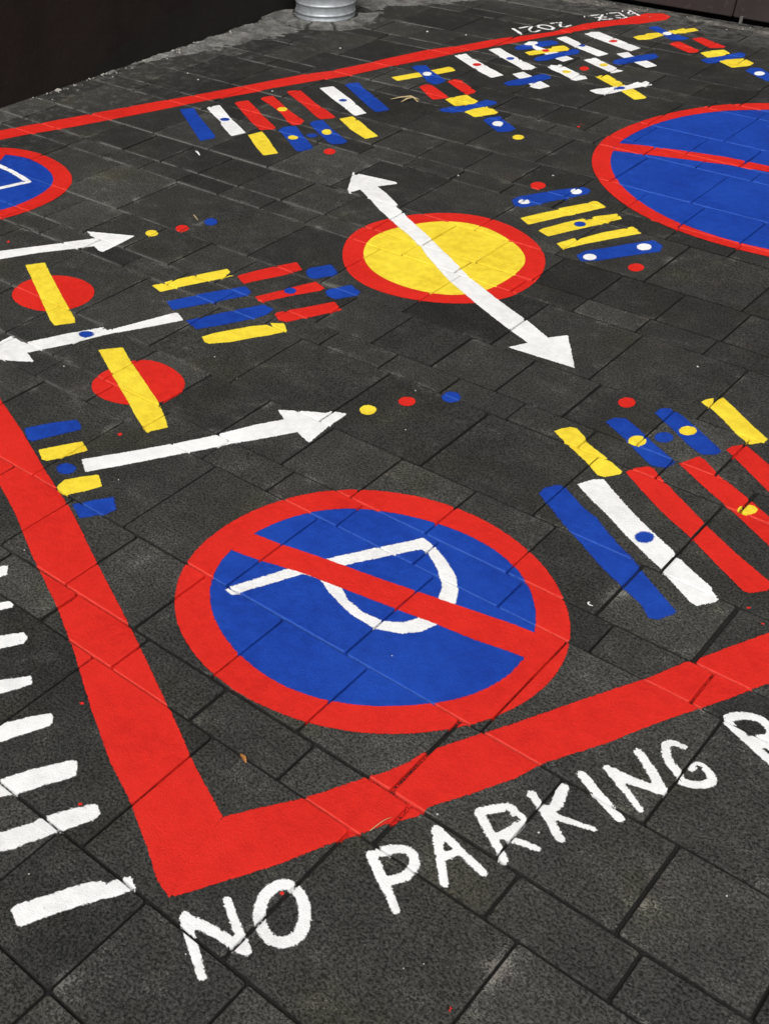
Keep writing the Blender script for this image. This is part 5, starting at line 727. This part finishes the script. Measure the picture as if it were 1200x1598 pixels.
# ------------------------------------------------------------------ galvanised ribbed drum
def galvanised():
    n = Nodes('galvanised_steel')
    sp = n.vor(60, out='Color'); sep = n.n.new('ShaderNodeSeparateColor'); n.link(sp, sep.inputs[0])
    b = n.noise(9, 4); g = n.noise(90, 3)
    col = n.mix(sep.outputs[0], (.30, .325, .345), (.40, .425, .44)); col = n.mix(n.ramp(b, .4, .7, 0, .5), col, (.25, .27, .285))
    col = n.mix(n.ramp(n.noise(45, 4, .7), .66, .8, 0, .5), col, (.5, .51, .51))
    n.bump(g, .12, .002)
    return n.finish(col, n.ramp(g, .3, .7, .44, .56), .5, .4)
MAT_GALV = galvanised()
root = empty('metal_drum', (BX, BY, 0)); tag(root, 'ribbed galvanised metal drum standing on broken cement by the dark wall', 'metal drum')
Hd = .62; prof = [(BR-.004, .006), (BR+.001, .006), (BR+.003, .010), (BR+.0025, .014), (BR, .018)]
z = .033
while z < Hd-.04:
    prof += [(BR, z-.006), (BR+.0008, z-.0045), (BR+.0030, z-.0025), (BR+.0038, z), (BR+.0032, z+.0025), (BR+.001, z+.005), (BR, z+.007)]
    z += .041
prof += [(BR, Hd), (BR-.003, Hd), (BR-.003, .05)]
def lathe(prof, n_=72, cap=True):
    V, F = [], []
    for r_, z_ in prof: V += [(r_*math.cos(2*math.pi*k/n_), r_*math.sin(2*math.pi*k/n_), z_) for k in range(n_)]
    for i in range(len(prof)-1):
        for k in range(n_): a, b = i*n_+k, i*n_+(k+1) % n_; F.append((a, b, b+n_, a+n_))
    if cap: F.append(tuple((len(prof)-1)*n_+k for k in range(n_)))
    return V, F
V, F = lathe(prof); mesh_obj('drum_body', V, F, MAT_GALV, root, smooth=True)
rp = [(BR+.004*math.cos(t)+.001, Hd+.004*math.sin(t)) for t in np.linspace(0, 2*math.pi, 9)]
V, F = lathe(rp, cap=False); mesh_obj('rolled_rim', V, F, MAT_GALV, root, smooth=True)

# ------------------------------------------------------------------ dark building wall on the left
def wall_mat():
    n = Nodes('dark_painted_render')
    b = n.noise(2.2, 5, .6); g = n.noise(70, 4, .6); d = n.noise(11, 5, .65)
    col = n.mix(n.ramp(b, .35, .65), (.0095, .0066, .0058), (.0165, .0108, .0093))
    col = n.mix(n.ramp(d, .58, .75, 0, .6), col, (.016, .0155, .0145))
    col = n.mix(n.ramp(n.noise(160, 2), .70, .76, 0, .5), col, (.06, .056, .05))
    # the foot of the wall was once patched with a blacker coat
    sp = n.n.new('ShaderNodeSeparateXYZ'); n.link(n.pos, sp.inputs[0])
    edge = n.math('ADD', n.math('MULTIPLY', n.math('SUBTRACT', sp.outputs['Y'], 2.55), .24), n.math('MULTIPLY', n.math('SUBTRACT', n.noise(5, 4, .6), .5), .22))
    foot = n.ramp(n.math('SUBTRACT', edge, sp.outputs['Z']), -.008, .008)
    col = n.mix(n.math('MULTIPLY', foot, .75), col, (.0115, .0105, .0095))
    n.bump(n.math('ADD', n.math('MULTIPLY', g, .5), d), .5, .006)
    return n.finish(col, n.ramp(d, .3, .7, .85, .6), .18)
MAT_WALL = wall_mat()
def box(x0, x1, y0, y1, z0, z1):
    V = [(x, y, z) for z in (z0, z1) for y in (y0, y1) for x in (x0, x1)]
    return V, [(0, 2, 3, 1), (4, 5, 7, 6), (0, 1, 5, 4), (2, 6, 7, 3), (1, 3, 7, 5), (0, 4, 6, 2)]
def merge(parts):
    V, F = [], []
    for v, f in parts: b = len(V); V += v; F += [tuple(i+b for i in q) for q in f]
    return V, F
wall = empty('building_wall', (-3.72, 1.5, 0)); tag(wall, 'very dark brown painted building wall at the upper left, behind the drum', 'wall')
V, F = box(-.35, .018, -5.5, 3.95, -.03, 9.0); mesh_obj('wall', V, F, MAT_WALL, wall)  # carried up out of view to cut sky light on the far paving
V, F = box(-.40, .06, -5.5, 3.95, 9.0, 9.15); mesh_obj('coping', V, F, MAT_WALL, wall)
# ------------------------------------------------------------------ brown metal panels at the back right
def panel_mat():
    n = Nodes('brown_coated_metal')
    b = n.noise(3, 5, .6); g = n.noise(120, 3); d = n.noise(20, 4, .65)
    col = n.mix(n.ramp(b, .3, .7), (.030, .0225, .0215), (.047, .036, .034))
    col = n.mix(n.ramp(n.math('ADD', d, n.math('MULTIPLY', g, .3)), .72, .86, 0, .35), col, (.11, .10, .095))
    n.bump(d, .15, .004)
    return n.finish(col, n.ramp(d, .3, .7, .62, .42), .3)
MAT_PANEL = panel_mat()
pw_ = empty('panel_gate', (-2.02, 5.10, 0)); tag(pw_, 'dark brown metal panels standing just clear of the ground at the upper right', 'gate')
for x0, x1 in ((-1.66, -.832), (-.826, -.0035), (.0035, .826), (.832, 1.66), (1.666, 2.49), (2.496, 3.3), (3.306, 4.13), (4.136, 4.96), (4.966, 5.8)):
    bm = bmesh.new(); V, F = box(x0, x1, 0, .035, .019, 2.6)
    vs = [bm.verts.new(v) for v in V]; [bm.faces.new([vs[i] for i in f]) for f in F]
    bmesh.ops.bevel(bm, geom=bm.edges[:], offset=.004, segments=2, affect='EDGES')
    me = bpy.data.meshes.new('panel'); bm.to_mesh(me); bm.free(); me.materials.append(MAT_PANEL)
    o = bpy.data.objects.new('panel', me); C.objects.link(o); o.parent = pw_
n = Nodes('foot_steel'); MAT_FOOT = n.finish(n.mix(n.noise(80, 3), (.06, .057, .052), (.16, .15, .14)), .7, .4)
for fx in (.045, -.79, .87):
    V, F = merge([box(fx-.006, fx+.006, -.012, -.001, -.030, .030), box(fx-.010, fx+.010, -.030, -.0, -.036, -.030)]); mesh_obj('foot', V, F, MAT_FOOT, pw_)
n = Nodes('channel_black'); MAT_CHAN = n.finish(n.mix(n.noise(30, 4), (.004, .004, .0035), (.010, .0095, .009)), .95, .1)  # near-black colour for the channel below the panel gap
V, F = merge([box(-3.72, 7.0, 5.064, 5.41, -.16, -.11), box(-3.72, 7.0, 5.064, 5.072, -.1095, -.006)]); tag(mesh_obj('gap_channel', V, F, MAT_CHAN), kind='structure')
bw = empty('back_wall', (-.2, 5.42, 0)); tag(bw, 'shadowed wall behind the brown panels', 'wall')
V, F = box(-3.6, 7.0, 0, .3, -.03, 2.62); mesh_obj('wall', V, F, MAT_WALL, bw)
V, F = box(-3.6, 7.0, -.32, -.245, 2.61, 2.80); mesh_obj('lintel', V, F, MAT_PANEL, bw)
V, F = box(-3.6, 7.0, -.24, .3, 2.62, 8.6); mesh_obj('upper_blocker', V, F, MAT_WALL, bw)  # unseen upper wall, added to block sky light from the far paving

# ------------------------------------------------------------------ small litter
def blob(name, mat, loc, r, sc=(1, 1, .6), seed=0, lab=None, cat=None, grp=None):
    bm = bmesh.new(); bmesh.ops.create_icosphere(bm, subdivisions=2, radius=r)
    for v in bm.verts:
        k = 1 + .45*noise.noise((v.co.x/r*1.1+seed, v.co.y/r*1.1, v.co.z/r*1.1+seed*3)); v.co = Vector((v.co.x*sc[0], v.co.y*sc[1], v.co.z*sc[2]))*k
    me = bpy.data.meshes.new(name); bm.to_mesh(me); bm.free(); me.materials.append(mat)
    o = bpy.data.objects.new(name, me); C.objects.link(o); o.location = (loc[0], loc[1], height(*loc)[0] + r*sc[2]*.55); o.rotation_euler = (0, 0, seed*1.7)
    return tag(o, lab, cat, grp)
n = Nodes('pale_stone'); MAT_PEB = n.finish(n.mix(n.noise(300, 3), (.32, .31, .29), (.66, .65, .62)), .8, .3)
n = Nodes('plaster_chip'); MAT_CHIP = n.finish(n.mix(n.noise(200, 3), (.16, .155, .14), (.42, .4, .36)), .9, .2)
for i, (xy, r, lb) in enumerate([((-2.990,4.129), .012, 'white grit speck beyond the far red line, brightest of them'), ((-3.142,3.681), .010, 'white grit speck between the drum and the far red line'),
    ((-2.828,4.190), .009, 'flat pale speck beyond the far red line, below the year'), ((-3.003,3.041), .008, 'white speck between the far red line and the comb'),
    ((-1.958,2.740), .008, 'white speck right of the long arrow tip'), ((-1.718,2.939), .0075, 'white speck above the stacked bars right of the yellow disc'),
    ((-0.828,2.035), .0055, 'white grit speck on the plain paving above the near comb'), ((-1.570,2.243), .004, 'tiny pale speck on the yellow disc'),
    ((-1.288,1.481), .004, 'white speck above the trailing red dot'), ((-1.207,1.319), .004, 'pale speck below the trailing red dot'),
    ((-2.027,0.997), .0048, 'pale chip under the left pointing arrow, beside the second disc'), ((-1.770,1.288), .0045, 'white speck right of the second red disc'),
    ((-1.656,1.243), .0035, 'small white speck above the broad right pointing arrow'), ((-1.568,0.735), .0038, 'white speck under the tail of the broad arrow'),
    ((-1.536,0.429), .0034, 'white speck left of the left red border'), ((-0.540,0.420), .004, 'white speck on the joint below the near red border'),
    ((-0.405,0.496), .0042, 'white speck beside the letter K'), ((-0.799,0.672), .0035, 'pale chip on the blue of the big roundel'),
    ((-0.935,-0.092), .003, 'white speck above the lowest ladder bar'), ((-0.667,-0.031), .0028, 'white speck left of the letter N'),
    ((-0.410,0.185), .0026, 'left white speck on the big bare stone below PARKING'), ((-0.427,0.160), .0024, 'dim speck on the big bare stone below PARKING'), ((-0.145,0.578), .0035, 'white speck at the lower right, below the letter R'),
    ((-3.334,2.966), .009, 'white speck near the wall above the far red line'), ((-3.425,3.003), .008, 'white speck nearest the dark wall above the comb')]):
    blob('grit_speck', MAT_PEB, xy, r*.48, (1, .75, .5), i+1, lb, 'grit', 'pale grit specks')
for i, (xy, r, lb) in enumerate([((-3.683,2.506), .022, 'long pale plaster flake at the foot of the dark wall'), ((-3.715,2.762), .015, 'pale plaster flake at the wall foot, second from the left'),
    ((-3.700,3.014), .016, 'plaster crumbs heaped at the foot of the wall'), ((-3.695,3.101), .012, 'small plaster crumb at the wall foot, above the comb'),
    ((-3.697,3.197), .014, 'grey plaster crumb at the wall foot, above the white bar'), ((-3.697,3.461), .012, 'plaster crumb at the wall foot near the cement strip'), ((-3.698,3.618), .013, 'plaster crumb at the wall foot left of the drum'), ((-3.697,3.741), .012, 'plaster crumb at the wall foot nearest the drum')]):
    blob('plaster_flake', MAT_CHIP, (max(xy[0], -3.69), xy[1]), r*.42, (.8, 1.6, .7), i+31, lb, 'plaster flake', 'plaster flakes along the wall foot')

def ribbon(name, pts, widths, mat, loc, lab, cat, curl=.2):
    V, F = [], []
    for i, (x, y, zz) in enumerate(pts):
        a, b = pts[max(i-1, 0)], pts[min(i+1, len(pts)-1)]; t = Vector((b[0]-a[0], b[1]-a[1], 0)); t.normalize() if t.length else None
        nn = Vector((-t.y, t.x, 0)); w_ = widths[i]
        V += [(x-nn.x*w_, y-nn.y*w_, zz + w_*curl), (x, y, zz), (x+nn.x*w_, y+nn.y*w_, zz + w_*curl)]
        V += [(v[0], v[1], v[2]-.0005) for v in V[-3:]]
    n_ = len(pts)
    for i in range(n_-1):
        a = 6*i
        for o0, o1 in ((0, 1), (1, 2)): F += [(a+o0, a+o1, a+6+o1, a+6+o0), (a+3+o1, a+3+o0, a+9+o0, a+9+o1)]
        F += [(a+3, a, a+6, a+9), (a+2, a+5, a+11, a+8)]
    F += [(0, 3, 4, 1), (1, 4, 5, 2), (6*n_-6, 6*n_-5, 6*n_-2, 6*n_-3), (6*n_-5, 6*n_-4, 6*n_-1, 6*n_-2)]
    o = mesh_obj(name, V, F, mat, loc=(loc[0], loc[1], height(*loc)[0]+.001)); return tag(o, lab, cat)
def leafmat(name, a, b): n = Nodes(name); return n.finish(n.mix(n.noise(150, 3), a, b), .6, .35)
M_ORANGE = leafmat('dry_orange_leaf', (.16, .06, .012), (.42, .19, .05)); M_STRAW = leafmat('straw', (.25, .19, .09), (.48, .38, .2)); M_PAPER = leafmat('white_paper', (.6, .6, .58), (.8, .8, .78))
l0 = (-0.841,0.303)
ribbon('dry_leaf', [(-.010, .004, .001), (-.005, .001, .002), (0, 0, .003), (.005, -.003, .0025), (.009, -.005, .001)], [.0012, .003, .0035, .0028, .0008], M_ORANGE, l0, 'small orange dry leaf beside the joint inside the near red corner', 'leaf', .5)
l1 = (-2.532,3.279)
for dx, pts, lb in ((0, [(-.05, -.03, .002), (-.02, -.004, .008), (.012, .016, .012), (.04, .03, .004)], 'longer dry twig lying right of the comb under the far line'), (1, [(-.004, -.03, .002), (.008, -.008, .010), (.02, .012, .012), (.048, .006, .003)], 'shorter dry twig lying across the longer one right of the comb')):
    ribbon('dry_twig', pts, [.0015, .005, .0065, .002], M_STRAW, (l1[0]+.004*dx, l1[1]), lb, 'twig', .6)
l2 = (-0.590,0.339)
ribbon('grass_blade', [(-.010, -.016, .0), (-.005, -.006, .008), (-.001, .004, .013), (.002, .012, .014), (.004, .022, .010)], [.0006, .0006, .0005, .0004, .0002], M_STRAW, l2, 'dry grass blade standing in the joint at the near red border', 'grass blade', .3)
l3 = (-0.599,1.038)
ribbon('paper_scrap', [(-.004, .005, .001), (-.006, .001, .002), (-.004, -.003, .002), (0, -.004, .002), (.005, -.001, .001)], [.0008, .0012, .0013, .0012, .0008], M_PAPER, l3, 'curled white paper scrap on the paving right of the big roundel', 'paper scrap', .4)
l4 = (-2.771,2.335)
ribbon('paper_scrap', [(-.02, .012, .002), (-.008, .004, .005), (.006, -.004, .005), (.02, -.01, .002)], [.002, .004, .004, .002], M_PAPER, l4, 'narrow white scrap lying on the joint below the blue bar of the comb', 'paper scrap', .4)
l5 = (-2.399,1.912)
ribbon('dry_twig', [(-.02, .012, .002), (-.008, .004, .005), (.006, -.004, .004), (.02, -.01, .002)], [.001, .0022, .002, .001], M_STRAW, l5, 'short straw between the red and blue trailing dots', 'twig', .4)

# crumbs of plaster and dirt lying along the wall foot and the threshold, too many to count
cr = random.Random(21); V, F = [], []
for k in range(200):
    if k < 150: y = cr.uniform(2.3, 4.6); x = -3.695 + abs(cr.gauss(0, .03)) + .012*cr.random()
    else: x = cr.uniform(-3.2, -1.2); y = 5.05 - abs(cr.gauss(0, .06))
    r_ = cr.uniform(.0018, .0055)*(1.5 if cr.random() < .1 else 1); b = len(V); z0 = height(x, y)[0] + (.006 if x < -3.55 or y > 4.98 else 0)
    a0 = cr.random()*6.3
    V += [(x + r_*cr.uniform(.6, 1.2)*math.cos(a0+q*1.257), y + r_*cr.uniform(.6, 1.2)*math.sin(a0+q*1.257), z0 - .001) for q in range(5)] + [(x + r_*.2, y, z0 + r_*cr.uniform(.5, 1.0))]
    F += [(b+q, b+(q+1) % 5, b+5) for q in range(5)]
tag(mesh_obj('plaster_crumbs', V, F, MAT_CHIP), 'pale plaster crumbs and dirt along the wall foot and threshold', 'crumbs', kind='stuff')
